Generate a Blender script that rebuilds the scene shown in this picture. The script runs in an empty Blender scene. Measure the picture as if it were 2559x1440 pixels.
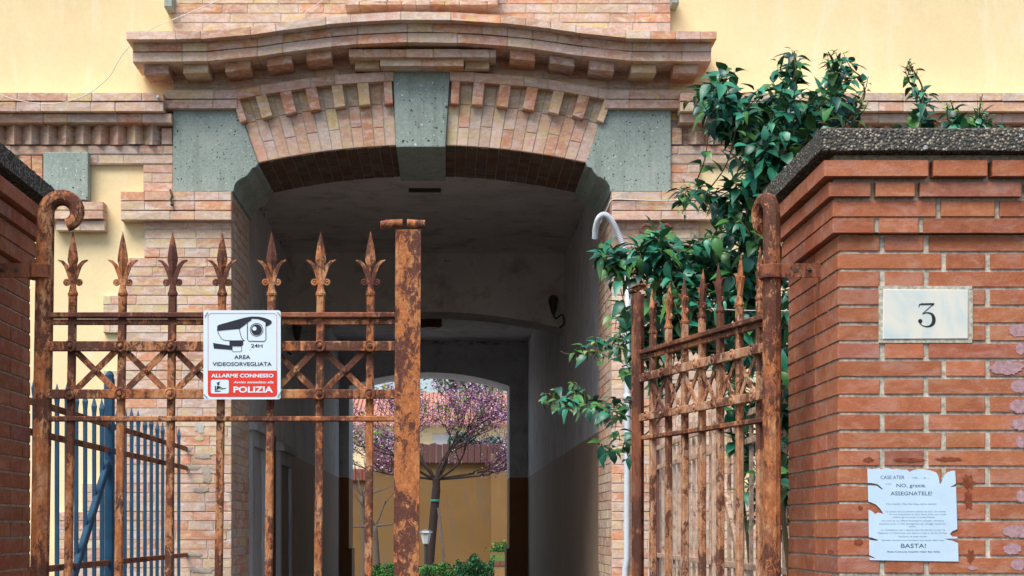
import bpy, math, random
from mathutils import Vector, Matrix
R = math.radians
rnd = random.Random(7)
scene = bpy.context.scene
COL = scene.collection

# ---------------------------------------------------------------- camera, sky, sun, exposure
F = 4100.0            # focal length in pixels of the 2559 px wide photograph
CX, CY = 1122.0, 1322.0   # vanishing point of the passage
EYE = 1.6
cam_data = bpy.data.cameras.new("camera")
cam = bpy.data.objects.new("camera", cam_data)
COL.objects.link(cam)
cam.location = (0, 0, EYE)
cam.rotation_euler = (R(90), 0, 0)
cam_data.sensor_width = 36
cam_data.lens = F / 2559 * 36
cam_data.shift_x = (1279.5 - CX) / 2559
cam_data.shift_y = (CY - 720) / 2559
cam_data.clip_start = 0.05
cam_data.clip_end = 2000
scene.camera = cam

SUN_EL, SUN_AZ = 57.0, 212.0     # azimuth clockwise from +Y: the sun stands behind the camera
world = bpy.data.worlds.new("World")
scene.world = world
world.use_nodes = True
wn = world.node_tree
bg = wn.nodes["Background"]
sky = wn.nodes.new("ShaderNodeTexSky")
sky.sky_type = 'NISHITA'
sky.sun_disc = False
sky.sun_elevation = R(SUN_EL)
sky.sun_rotation = R(SUN_AZ)
sky.air_density = 1.0
sky.dust_density = 2.5
sky.ozone_density = 1.0
wn.links.new(sky.outputs[0], bg.inputs[0])
bg.inputs[1].default_value = 0.125
sd = bpy.data.lights.new("sun", 'SUN')
sun = bpy.data.objects.new("sun", sd)
COL.objects.link(sun)
sd.energy = 3.0
sd.angle = R(38)
sd.color = (1.0, 0.95, 0.88)
sdir = Vector((math.sin(R(SUN_AZ)) * math.cos(R(SUN_EL)), math.cos(R(SUN_AZ)) * math.cos(R(SUN_EL)), math.sin(R(SUN_EL))))
sun.rotation_euler = sdir.to_track_quat('Z', 'Y').to_euler()
sun.location = (0, -5, 12)
scene.view_settings.view_transform = 'Standard'
scene.view_settings.look = 'None'
scene.view_settings.exposure = 0.62
scene.view_settings.gamma = 1
scene.cycles.max_bounces = 10
scene.cycles.diffuse_bounces = 6

# ---------------------------------------------------------------- measuring helpers
def PX(px, Y): return (px - CX) / F * Y
def PZ(py, Y): return EYE + (CY - py) / F * Y
def P(px, py, Y): return Vector((PX(px, Y), Y, PZ(py, Y)))

# ---------------------------------------------------------------- mesh builder
class MB:
    def __init__(s):
        s.v = []; s.f = []; s.m = []; s.c = []
    def add(s, vs, fs, col=(1, 1, 1), mat=0):
        o = len(s.v)
        s.v.extend([tuple(p) for p in vs])
        for f in fs:
            s.f.append([o + i for i in f]); s.m.append(mat); s.c.append(col)
    def box(s, x0, x1, y0, y1, z0, z1, col=(1, 1, 1), mat=0):
        vs = [(x0, y0, z0), (x1, y0, z0), (x1, y1, z0), (x0, y1, z0), (x0, y0, z1), (x1, y0, z1), (x1, y1, z1), (x0, y1, z1)]
        s.add(vs, [(3, 2, 1, 0), (4, 5, 6, 7), (0, 1, 5, 4), (1, 2, 6, 5), (2, 3, 7, 6), (3, 0, 4, 7)], col, mat)
    def bar(s, a, b, w, t, up=Vector((0, 1, 0)), col=(1, 1, 1), mat=0, bev=0.0):
        """rectangular bar from a to b; w across, t along 'up'"""
        a = Vector(a); b = Vector(b); d = (b - a).normalized(); u = Vector(up)
        u = (u - d * u.dot(d)).normalized(); r = d.cross(u)
        if bev <= 0: bev = min(w, t) * 0.16
        hw, ht = w / 2, t / 2
        prof = [(-hw + bev, -ht), (hw - bev, -ht), (hw, -ht + bev), (hw, ht - bev), (hw - bev, ht), (-hw + bev, ht), (-hw, ht - bev), (-hw, -ht + bev)]
        vs = [a + r * x + u * y for x, y in prof] + [b + r * x + u * y for x, y in prof]
        fs = [(i, (i + 1) % 8, 8 + (i + 1) % 8, 8 + i) for i in range(8)] + [tuple(range(7, -1, -1)), tuple(range(8, 16))]
        s.add(vs, fs, col, mat)
    def brick(s, q, n, depth, ch, col, mat=0):
        """q: bl, br, tr, tl seen from outside; n outward"""
        n = Vector(n); q = [Vector(p) for p in q]
        c = sum(q, Vector()) / 4
        ins = [p + (c - p).normalized() * ch * 1.4 for p in q]
        mid = [p - n * ch for p in q]
        bk = [p - n * depth for p in q]
        vs = ins + mid + bk
        fs = [(0, 1, 2, 3)]
        for i in range(4):
            j = (i + 1) % 4
            fs.append((4 + i, 4 + j, j, i))
            fs.append((8 + i, 8 + j, 4 + j, 4 + i))
        fs.append((11, 10, 9, 8))
        s.add(vs, fs, col, mat)
    def prism(s, poly, mp, d0, d1, col=(1, 1, 1), mat=0):
        """poly (u,v) list, mp(u,v,d)->3D"""
        k = len(poly)
        vs = [mp(u, v, d0) for u, v in poly] + [mp(u, v, d1) for u, v in poly]
        fs = [tuple(range(k)), tuple(range(2 * k - 1, k - 1, -1))]
        fs += [(i, k + i, k + (i + 1) % k, (i + 1) % k) for i in range(k)]
        s.add(vs, fs, col, mat)
    def tube(s, pts, rad, seg=8, col=(1, 1, 1), mat=0, flat=1.0, cap=True):
        pts = [Vector(p) for p in pts]
        n = len(pts)
        if not hasattr(rad, '__len__'): rad = [rad] * n
        ref = Vector((0, 1, 0))
        d0 = (pts[1] - pts[0]).normalized()
        if abs(d0.dot(ref)) > 0.9: ref = Vector((1, 0, 0))
        vs = []
        for i, p in enumerate(pts):
            d = (pts[min(i + 1, n - 1)] - pts[max(i - 1, 0)]).normalized()
            u = (ref - d * ref.dot(d))
            if u.length < 1e-4: u = d.orthogonal()
            u.normalize(); r = d.cross(u); ref = u
            for k in range(seg):
                a = 2 * math.pi * k / seg
                vs.append(p + (r * math.cos(a) + u * math.sin(a) * flat) * rad[i])
        fs = []
        for i in range(n - 1):
            for k in range(seg):
                a = i * seg + k; b = i * seg + (k + 1) % seg
                fs.append((a, b, b + seg, a + seg))
        if cap:
            fs.append(tuple(range(seg - 1, -1, -1))); fs.append(tuple(range((n - 1) * seg, n * seg)))
        s.add(vs, fs, col, mat)
    def lathe(s, prof, c, seg=12, sx=1, sy=1, col=(1, 1, 1), mat=0, rot=0.0):
        """prof (r,z) list around vertical axis at c"""
        vs = []
        for r, z in prof:
            for k in range(seg):
                a = 2 * math.pi * k / seg + rot
                vs.append((c[0] + r * math.cos(a) * sx, c[1] + r * math.sin(a) * sy, c[2] + z))
        fs = []
        for i in range(len(prof) - 1):
            for k in range(seg):
                a = i * seg + k; b = i * seg + (k + 1) % seg
                fs.append((a, b, b + seg, a + seg))
        fs.append(tuple(range(seg - 1, -1, -1))); fs.append(tuple(range((len(prof) - 1) * seg, len(prof) * seg)))
        s.add(vs, fs, col, mat)
    def sphere(s, c, r, seg=10, rings=7, col=(1, 1, 1), mat=0, sc=(1, 1, 1)):
        pr = [(max(1e-4, r * math.sin(math.pi * i / rings)), -r * math.cos(math.pi * i / rings)) for i in range(rings + 1)]
        o = len(s.v)
        s.lathe(pr, (0, 0, 0), seg, 1, 1, col, mat)
        for i in range(o, len(s.v)):
            x, y, z = s.v[i]; s.v[i] = (c[0] + x * sc[0], c[1] + y * sc[1], c[2] + z * sc[2])
    def build(s, name, mats, parent=None, smooth=False):
        me = bpy.data.meshes.new(name)
        me.from_pydata(s.v, [], s.f)
        if not isinstance(mats, (list, tuple)): mats = [mats]
        for m in mats: me.materials.append(m)
        me.polygons.foreach_set("material_index", s.m)
        ca = me.color_attributes.new("Col", 'FLOAT_COLOR', 'CORNER')
        buf = []
        for f, c in zip(s.f, s.c):
            cc = (c[0], c[1], c[2], 1.0)
            for _ in f: buf.extend(cc)
        ca.data.foreach_set("color", buf)
        if smooth: me.polygons.foreach_set("use_smooth", [True] * len(s.f))
        me.update()
        o = bpy.data.objects.new(name, me)
        COL.objects.link(o)
        if parent is not None: o.parent = parent
        return o

def clusters(mb, gap=0.012):
    """split a builder into its separate pieces: faces joined through touching (nearly touching) islands"""
    par = list(range(len(mb.v)))
    def fd(a):
        while par[a] != a:
            par[a] = par[par[a]]; a = par[a]
        return a
    for f in mb.f:
        r0 = fd(f[0])
        for i in f[1:]: par[fd(i)] = r0
    box = {}
    for i, v in enumerate(mb.v):
        k = fd(i); b = box.get(k)
        if b is None: box[k] = [list(v), list(v)]
        else:
            for q in range(3):
                if v[q] < b[0][q]: b[0][q] = v[q]
                if v[q] > b[1][q]: b[1][q] = v[q]
    keys = sorted(box, key=lambda k: box[k][0][0]); act = []
    for k in keys:
        lo, hi = box[k]; na = []
        for a in act:
            l2, h2 = box[a]
            if h2[0] + gap < lo[0]: continue
            na.append(a)
            if all(lo[q] <= h2[q] + gap and l2[q] <= hi[q] + gap for q in (1, 2)): par[fd(k)] = fd(a)
        na.append(k); act = na
    out = {}
    for f, m, c in zip(mb.f, mb.m, mb.c): out.setdefault(fd(f[0]), []).append((f, m, c))
    res = []
    for fs in out.values():
        n = MB(); mp = {}
        for f, m, c in fs:
            g = []
            for i in f:
                if i not in mp: mp[i] = len(n.v); n.v.append(mb.v[i])
                g.append(mp[i])
            n.f.append(g); n.m.append(m); n.c.append(c)
        res.append(n)
    return res

def thing(name, label, cat, loc=(0, 0, 0), group=None, rz=0.0):
    o = bpy.data.objects.new(name, None)
    COL.objects.link(o); o.location = loc; o.rotation_euler = (0, 0, rz)
    o.empty_display_size = 0.2
    o["label"] = label; o["category"] = cat
    if group: o["group"] = group
    return o
def tag(o, label, cat, group=None, kind=None):
    o["label"] = label; o["category"] = cat
    if group: o["group"] = group
    if kind: o["kind"] = kind
    return o
def local(parent, o):
    """vertices were written in world space although the parent Empty stands at its base: shift the child back"""
    o.matrix_parent_inverse = Matrix.Translation(parent.location).inverted()
    return o

# ---------------------------------------------------------------- materials
class NT:
    def __init__(s, name):
        s.mat = bpy.data.materials.new(name); s.mat.use_nodes = True
        s.t = s.mat.node_tree; s.b = s.t.nodes["Principled BSDF"]
        s.co = s.t.nodes.new("ShaderNodeTexCoord").outputs["Object"]
    def n(s, k, **kw):
        x = s.t.nodes.new(k)
        for a, v in kw.items(): setattr(x, a, v)
        return x
    def l(s, a, b): s.t.links.new(a, b)
    def noise(s, scale, detail=6, rough=0.6, dist=0.0, stretch=None, off=None):
        x = s.n("ShaderNodeTexNoise"); x.inputs["Scale"].default_value = scale; x.inputs["Detail"].default_value = detail
        x.inputs["Roughness"].default_value = rough; x.inputs["Distortion"].default_value = dist
        if stretch or off:
            m = s.n("ShaderNodeMapping"); m.inputs["Scale"].default_value = stretch or (1, 1, 1)
            m.inputs["Location"].default_value = off or (0, 0, 0)
            s.l(s.co, m.inputs[0]); s.l(m.outputs[0], x.inputs["Vector"])
        else: s.l(s.co, x.inputs["Vector"])
        return x.outputs["Fac"]
    def ramp(s, fac, stops, interp='LINEAR'):
        r = s.n("ShaderNodeValToRGB"); r.color_ramp.interpolation = interp
        el = r.color_ramp.elements
        while len(el) < len(stops): el.new(0.5)
        for e, (p, c) in zip(el, stops):
            e.position = p; e.color = (c, c, c, 1) if isinstance(c, (int, float)) else (*c, 1)
        s.l(fac, r.inputs[0]); return r.outputs[0]
    def mix(s, fac, a, b, mode='MIX'):
        m = s.n("ShaderNodeMix", data_type='RGBA', blend_type=mode)
        for i, v in ((0, fac), (6, a), (7, b)):
            if isinstance(v, (int, float)): m.inputs[i].default_value = v
            elif isinstance(v, tuple): m.inputs[i].default_value = (*v, 1)
            else: s.l(v, m.inputs[i])
        return m.outputs[2]
    def bump(s, h, strength=0.3, dist=0.01):
        b = s.n("ShaderNodeBump"); b.inputs["Strength"].default_value = strength; b.inputs["Distance"].default_value = dist
        s.l(h, b.inputs["Height"]); s.l(b.outputs[0], s.b.inputs["Normal"])
    def attr(s):
        a = s.n("ShaderNodeAttribute", attribute_name="Col"); return a.outputs["Color"]
    def done(s, col, rough=0.8, spec=0.3, metal=0.0):
        if isinstance(col, tuple): s.b.inputs["Base Color"].default_value = (*col, 1)
        else: s.l(col, s.b.inputs["Base Color"])
        if isinstance(rough, (int, float)): s.b.inputs["Roughness"].default_value = rough
        else: s.l(rough, s.b.inputs["Roughness"])
        s.b.inputs["Specular IOR Level"].default_value = spec
        s.b.inputs["Metallic"].default_value = metal
        return s.mat

def m_plain(name, col, rough=0.7, spec=0.3, metal=0.0, var=0.15, scale=20):
    t = NT(name); n = t.noise(scale, 5)
    c = t.mix(1.0, col, t.ramp(n, [(0.3, 1 - var), (0.7, 1 + var)]), 'MULTIPLY')
    t.bump(n, 0.15, 0.003)
    return t.done(c, rough, spec, metal)

def m_brick(name, pale=0.5, yellow=0.4, gain=1.0):
    t = NT(name); c = t.attr()
    c = t.mix(1.0, c, t.ramp(t.noise(45, 9, 0.75), [(0.25, 0.70 * gain), (0.75, 1.22 * gain)]), 'MULTIPLY')
    c = t.mix(t.ramp(t.noise(6.5, 5, 0.6, 1.6, (1, 1, 1.8)), [(0.53, 0.0), (0.60, yellow * 1.4)]), c, (0.64, 0.48, 0.24))
    c = t.mix(t.ramp(t.noise(8, 4, 0.6, 1.6, (1, 1, 1.8), (5, 2, 6)), [(0.54, 0.0), (0.62, yellow * 0.6)]), c, (0.56, 0.23, 0.13))
    c = t.mix(t.ramp(t.noise(11, 9, 0.75, 0.6, (1, 1, 2.4), (3, 5, 1)), [(0.48, 0.0), (0.60, pale)]), c, (0.74, 0.66, 0.62))
    c = t.mix(t.ramp(t.noise(5, 9, 0.8, 0, None, (9, 2, 4)), [(0.60, 0.0), (0.70, pale)]), c, (0.24, 0.19, 0.15))
    t.bump(t.noise(140, 8, 0.75), 0.6, 0.004)
    return t.done(c, 0.92, 0.15)

def m_stone():
    t = NT("grey_green_stone")
    c = t.ramp(t.noise(60, 8, 0.75), [(0.3, (0.21, 0.275, 0.245)), (0.7, (0.39, 0.455, 0.41))])
    c = t.mix(t.ramp(t.noise(4, 5, 0.6), [(0.5, 0.0), (0.75, 0.5)]), c, (0.46, 0.50, 0.44))
    c = t.mix(t.ramp(t.noise(5, 7, 0.7, 0.3, (2.5, 1, 0.25), (3, 3, 3)), [(0.50, 0.0), (0.68, 0.55)]), c, (0.19, 0.22, 0.18))
    def speck(scale, thr, off):
        v = t.n("ShaderNodeTexVoronoi"); v.inputs["Scale"].default_value = scale
        mp = t.n("ShaderNodeMapping"); mp.inputs["Location"].default_value = off
        nz = t.n("ShaderNodeTexNoise"); nz.inputs["Scale"].default_value = 30
        t.l(t.co, nz.inputs["Vector"])
        mm = t.n("ShaderNodeVectorMath", operation='MULTIPLY_ADD'); mm.inputs[1].default_value = (0.03, 0.03, 0.03)
        t.l(nz.outputs["Color"], mm.inputs[0]); t.l(t.co, mm.inputs[2])
        t.l(mm.outputs[0], mp.inputs[0]); t.l(mp.outputs[0], v.inputs["Vector"])
        # only some cells carry a speck of random size
        cc = t.n("ShaderNodeSeparateColor"); t.l(v.outputs["Color"], cc.inputs[0])
        m = t.n("ShaderNodeMath", operation='MULTIPLY'); t.l(cc.outputs[0], m.inputs[0]); m.inputs[1].default_value = thr
        l = t.n("ShaderNodeMath", operation='LESS_THAN'); t.l(v.outputs["Distance"], l.inputs[0]); t.l(m.outputs[0], l.inputs[1])
        g = t.n("ShaderNodeMath", operation='GREATER_THAN'); t.l(cc.outputs[1], g.inputs[0]); g.inputs[1].default_value = 0.62
        o = t.n("ShaderNodeMath", operation='MULTIPLY'); t.l(l.outputs[0], o.inputs[0]); t.l(g.outputs[0], o.inputs[1])
        return o.outputs[0]
    c = t.mix(speck(60, 0.28, (0, 0, 0)), c, (0.62, 0.66, 0.60))
    c = t.mix(speck(24, 0.18, (7, 1, 3)), c, (0.66, 0.68, 0.62))
    c = t.mix(speck(52, 0.30, (2, 9, 4)), c, (0.035, 0.04, 0.04))
    c = t.mix(speck(17, 0.15, (5, 5, 1)), c, (0.05, 0.055, 0.05))
    t.bump(t.noise(120, 6, 0.8), 0.5, 0.004)
    return t.done(c, 0.9, 0.2)

def m_plaster(name, base, dirt, amount=0.35, bumpy=0.25):
    t = NT(name)
    c = t.mix(1.0, base, t.ramp(t.noise(1.2, 6, 0.6), [(0.3, 0.90), (0.7, 1.06)]), 'MULTIPLY')
    c = t.mix(1.0, c, t.ramp(t.noise(40, 6, 0.7), [(0.3, 0.95), (0.7, 1.04)]), 'MULTIPLY')
    c = t.mix(t.ramp(t.noise(2.5, 8, 0.7, 0.6, (2.2, 1, 0.45)), [(0.52, 0.0), (0.72, amount)]), c, dirt)
    t.bump(t.noise(60, 6, 0.7), bumpy, 0.006)
    return t.done(c, 0.93, 0.15)

def m_wainscot(name, lo, hi, zsplit, dirt, rough=0.6):
    """plaster painted in two colours with the edge at height zsplit"""
    t = NT(name)
    sx = t.n("ShaderNodeSeparateXYZ"); t.l(t.co, sx.inputs[0])
    nz = t.noise(6, 4)
    ad = t.n("ShaderNodeMath", operation='MULTIPLY_ADD'); t.l(nz, ad.inputs[0]); ad.inputs[1].default_value = 0.012; t.l(sx.outputs[2], ad.inputs[2])
    g = t.n("ShaderNodeMath", operation='GREATER_THAN'); t.l(ad.outputs[0], g.inputs[0]); g.inputs[1].default_value = zsplit
    c = t.mix(g.outputs[0], lo, hi)
    c = t.mix(1.0, c, t.ramp(t.noise(1.6, 7, 0.65), [(0.3, 0.82), (0.7, 1.08)]), 'MULTIPLY')
    c = t.mix(t.ramp(t.noise(3.5, 9, 0.75, 0.3), [(0.50, 0.0), (0.66, 0.5)]), c, dirt)
    c = t.mix(t.ramp(t.noise(14, 6, 0.7, 0.8, (1, 1, 2)), [(0.655, 0.0), (0.69, 0.75)]), c, (0.05, 0.045, 0.04))
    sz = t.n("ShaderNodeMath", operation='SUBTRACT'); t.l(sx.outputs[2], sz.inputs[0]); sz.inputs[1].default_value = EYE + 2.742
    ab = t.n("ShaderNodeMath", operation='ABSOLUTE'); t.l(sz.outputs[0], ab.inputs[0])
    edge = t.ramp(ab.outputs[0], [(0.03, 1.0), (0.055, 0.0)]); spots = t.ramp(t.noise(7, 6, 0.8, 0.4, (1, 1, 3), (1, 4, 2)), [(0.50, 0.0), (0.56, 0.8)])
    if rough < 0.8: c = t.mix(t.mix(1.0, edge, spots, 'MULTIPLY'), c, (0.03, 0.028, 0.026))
    t.bump(t.noise(30, 6, 0.7), 0.12, 0.004)
    return t.done(c, rough, 0.5)

def m_rust(name, base=(0.34, 0.13, 0.05), tan=(0.50, 0.30, 0.17), dark=(0.030, 0.012, 0.010), cover=0.0, fine=42, pale=0.5):
    t = NT(name)
    n1 = t.noise(fine, 12, 0.8, 0.3, (1, 1, 0.6))
    c = t.ramp(n1, [(0.33, (0.17, 0.055, 0.025)), (0.46, base), (0.56, tuple(x * 1.45 for x in base)), (0.68, tan)])
    # remains of pale primer
    c = t.mix(t.ramp(t.noise(fine * 0.35, 10, 0.75, 0.3, (1, 1, 0.35), (2, 6, 3)), [(0.50, 0.0), (0.56, pale)]), c, tan)
    # dark flaked patches with hard edges, gathered in some places and absent in others
    lf = t.noise(5.5, 3, 0.5, 0.2, None, (11, 3, 5)); ff = t.noise(fine * 0.75, 12, 0.8, 0.5, (1, 1, 0.55), (4, 3, 1))
    md = t.n("ShaderNodeMath", operation='MULTIPLY_ADD'); t.l(lf, md.inputs[0]); md.inputs[1].default_value = 0.75; t.l(ff, md.inputs[2])
    sb = t.n("ShaderNodeMath", operation='SUBTRACT'); t.l(md.outputs[0], sb.inputs[0]); sb.inputs[1].default_value = 0.375
    c = t.mix(t.ramp(sb.outputs[0], [(0.54 - cover, 0.0), (0.565 - cover, 0.9)]), c, t.ramp(t.noise(120, 6, 0.8), [(0.35, dark), (0.7, (0.14, 0.045, 0.03))]))
    c = t.mix(t.ramp(t.noise(fine * 0.2, 10, 0.8, 0.2, None, (8, 1, 7)), [(0.57 - cover, 0.0), (0.61 - cover, 0.6)]), c, t.ramp(t.noise(90, 6, 0.8), [(0.4, (0.09, 0.03, 0.028)), (0.65, (0.27, 0.10, 0.06))]))
    t.bump(t.noise(150, 10, 0.8), 0.9, 0.004)
    return t.done(c, t.ramp(n1, [(0.4, 0.6), (0.7, 0.9)]), 0.3)

def m_aggregate(name):
    t = NT(name)
    def vor(scale, off):
        v = t.n("ShaderNodeTexVoronoi"); v.inputs["Scale"].default_value = scale; v.inputs["Randomness"].default_value = 1
        mp = t.n("ShaderNodeMapping"); mp.inputs["Location"].default_value = off
        t.l(t.co, mp.inputs[0]); t.l(mp.outputs[0], v.inputs["Vector"])
        s = t.n("ShaderNodeSeparateColor"); t.l(v.outputs["Color"], s.inputs[0])
        return v.outputs["Distance"], s.outputs[0]
    d, r = vor(150, (0, 0, 0))
    stone = t.ramp(r, [(0.0, (0.08, 0.08, 0.072)), (0.40, (0.14, 0.13, 0.11)), (0.62, (0.30, 0.25, 0.17)), (0.85, (0.42, 0.38, 0.30)), (1.0, (0.6, 0.58, 0.5))], 'CONSTANT')
    c = t.mix(t.ramp(d, [(0.40, 0.0), (0.60, 1.0)]), stone, (0.06, 0.06, 0.055))
    d2, r2 = vor(34, (3, 1, 2))
    big = t.n("ShaderNodeMath", operation='LESS_THAN'); t.l(d2, big.inputs[0]); big.inputs[1].default_value = 0.20
    pick = t.n("ShaderNodeMath", operation='GREATER_THAN'); t.l(r2, pick.inputs[0]); pick.inputs[1].default_value = 0.86
    mm = t.n("ShaderNodeMath", operation='MULTIPLY'); t.l(big.outputs[0], mm.inputs[0]); t.l(pick.outputs[0], mm.inputs[1])
    c = t.mix(mm.outputs[0], c, (0.34, 0.36, 0.36))
    c = t.mix(t.ramp(t.noise(5, 7), [(0.50, 0.0), (0.75, 0.45)]), c, (0.06, 0.06, 0.05))
    t.bump(d, 0.8, -0.006)
    return t.done(c, 0.9, 0.25)

def m_leaf(name, a, b, rough=0.35):
    t = NT(name)
    c = t.mix(1.0, t.attr(), t.ramp(t.noise(40, 3), [(0.3, 0.85), (0.7, 1.15)]), 'MULTIPLY')
    g = t.n("ShaderNodeNewGeometry")
    c = t.mix(g.outputs["Backfacing"], c, b)
    t.b.inputs["Subsurface Weight"].default_value = 0.0
    return t.done(c, rough, 0.5)

M = {}
M['brick'] = m_brick("old_pink_brick", 0.55, 0.5)
M['mortar'] = m_plain("old_mortar", (0.50, 0.45, 0.38), 0.95, 0.1, 0, 0.25, 50)
M['pbrick'] = m_brick("smooth_red_brick", 0.12, 0.05, 1.12)
M['pmortar'] = m_plain("pale_rough_mortar", (0.44, 0.415, 0.34), 0.95, 0.1, 0, 0.45, 90)
M['stone'] = m_stone()
M['yellow'] = m_plaster("yellow_plaster", (0.85, 0.69, 0.40), (0.86, 0.78, 0.60), 0.7)
M['white_w'] = m_wainscot("two_tone_passage_paint", (0.44, 0.31, 0.22), (0.74, 0.75, 0.77), EYE + 0.755, (0.25, 0.23, 0.22))
M['ochre_w'] = m_wainscot("white_over_ochre_paint", (0.42, 0.16, 0.045), (0.72, 0.72, 0.73), EYE + 0.755, (0.25, 0.22, 0.2))
M['ceil'] = m_wainscot("stained_ceiling_plaster", (0.68, 0.65, 0.62), (0.68, 0.65, 0.62), 0, (0.16, 0.13, 0.12), 0.9)
M['rust'] = m_rust("rusty_iron", (0.33, 0.115, 0.04), (0.54, 0.31, 0.16), (0.020, 0.009, 0.008), 0.03, 70, 0.65)
M['rust2'] = m_rust("flaking_orange_rust", (0.37, 0.13, 0.042), (0.58, 0.31, 0.14), (0.035, 0.012, 0.018), 0.02, 60, 0.6)
M['rust_dark'] = m_rust("dark_brown_rust", (0.22, 0.075, 0.035), (0.36, 0.19, 0.11), cover=0.03)
M['rust_pale'] = m_rust("sun_faded_rust", (0.38, 0.18, 0.09), (0.56, 0.38, 0.26), (0.06, 0.022, 0.015), 0.015, 60, 0.75)
M['cap'] = m_aggregate("weathered_aggregate_concrete")
M['blue'] = m_plain("blue_paint", (0.008, 0.055, 0.11), 0.5, 0.4, 0, 0.25, 12)
M['beige'] = m_rust("faded_beige_primer", (0.42, 0.29, 0.21), (0.52, 0.40, 0.31), (0.16, 0.08, 0.05), -0.05, 30, 0.8)
M['leaf'] = m_leaf("glossy_green_leaf", None, (0.05, 0.15, 0.06), 0.40)
M['stem'] = m_plain("green_brown_twig", (0.085, 0.07, 0.035), 0.7)
M['bark'] = m_plain("dark_bark", (0.045, 0.032, 0.028), 0.9, 0.2, 0, 0.4, 60)
M['bark_grey'] = m_plain("grey_bark", (0.11, 0.09, 0.075), 0.9, 0.2, 0, 0.4, 60)
def m_attr(name, rough=0.7):
    t = NT(name); return t.done(t.attr(), rough, 0.3)
M['petal'] = m_attr("blossom_petal")
M['grass'] = m_attr("hedge_leaf", 0.5)
M['pvc'] = m_plain("white_plastic", (0.55, 0.60, 0.64), 0.4, 0.5, 0, 0.06, 30)
M['cable'] = m_plain("pale_cable", (0.62, 0.60, 0.55), 0.6)
M['dark'] = m_plain("dark_iron", (0.05, 0.045, 0.04), 0.6)
M['signwhite'] = m_plain("white_enamel", (0.62, 0.74, 0.80), 0.35, 0.5, 0, 0.02, 8)
M['signred'] = m_plain("red_print", (0.66, 0.035, 0.018), 0.4, 0.4, 0, 0.03, 8)
M['signpink'] = m_plain("faded_pink_print", (0.55, 0.22, 0.28), 0.4)
M['signblack'] = m_plain("black_print", (0.012, 0.016, 0.028), 0.45, 0.4, 0, 0.1, 20)
M['ink'] = m_plain("faded_ink", (0.07, 0.13, 0.17), 0.7)
M['ink_pale'] = m_plain("faint_ink", (0.20, 0.32, 0.40), 0.7)
M['paper'] = m_plain("pale_blue_white_paper", (0.50, 0.66, 0.80), 0.8, 0.2, 0, 0.05, 14)
def m_marble():
    t = NT("white_marble")
    c = t.ramp(t.noise(9, 8, 0.6, 1.0, (1, 1, 0.5)), [(0.35, (0.50, 0.60, 0.60)), (0.55, (0.68, 0.68, 0.60)), (0.7, (0.70, 0.60, 0.46))])
    return t.done(c, 0.45, 0.4)
M['marble'] = m_marble()
M['ochre'] = m_plaster("stained_ochre_plaster", (0.18, 0.105, 0.040), (0.12, 0.10, 0.08), 1.0, 0.4)
M['ochre_light'] = m_plaster("plain_ochre_plaster", (0.21, 0.125, 0.05), (0.30, 0.18, 0.08), 0.3, 0.3)
M['cream'] = m_plaster("cream_plaster", (0.80, 0.68, 0.40), (0.85, 0.76, 0.55), 0.3)
M['roof'] = m_plaster("terracotta_roof_tiles", (0.48, 0.24, 0.17), (0.30, 0.20, 0.17), 0.5, 0.8)
M['terracotta'] = m_plain("terracotta", (0.50, 0.11, 0.05), 0.8)
M['doorpaint'] = m_plaster("peeling_grey_paint", (0.60, 0.62, 0.62), (0.16, 0.13, 0.11), 0.5)
M['doorbrown'] = m_plain("brown_door_paint", (0.26, 0.20, 0.16), 0.6)
M['ground'] = m_plain("dark_asphalt_paving", (0.06, 0.056, 0.052), 0.9, 0.2, 0, 0.3, 8)
M['metal'] = m_plain("galvanised_metal", (0.35, 0.37, 0.38), 0.4, 0.5, 0.6)
M['glass_dark'] = m_plain("dark_window_glass", (0.03, 0.04, 0.05), 0.15, 0.6)

# ---------------------------------------------------------------- brick patterns
FAC = [((0.57, 0.345, 0.24), 5), ((0.60, 0.41, 0.32), 5), ((0.60, 0.29, 0.17), 3), ((0.64, 0.50, 0.30), 1.8), ((0.56, 0.42, 0.34), 3), ((0.60, 0.45, 0.33), 3), ((0.50, 0.28, 0.20), 1)]
PIE = [((0.35, 0.118, 0.058), 6), ((0.38, 0.135, 0.066), 4), ((0.33, 0.107, 0.056), 2), ((0.31, 0.115, 0.075), 1)]
def pick(pal):
    tot = sum(w for _, w in pal); r = rnd.random() * tot
    for c, w in pal:
        r -= w
        if r <= 0: break
    g = rnd.uniform(0.88, 1.12)
    return tuple(max(0, x * g * rnd.uniform(0.97, 1.03)) for x in c)

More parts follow.
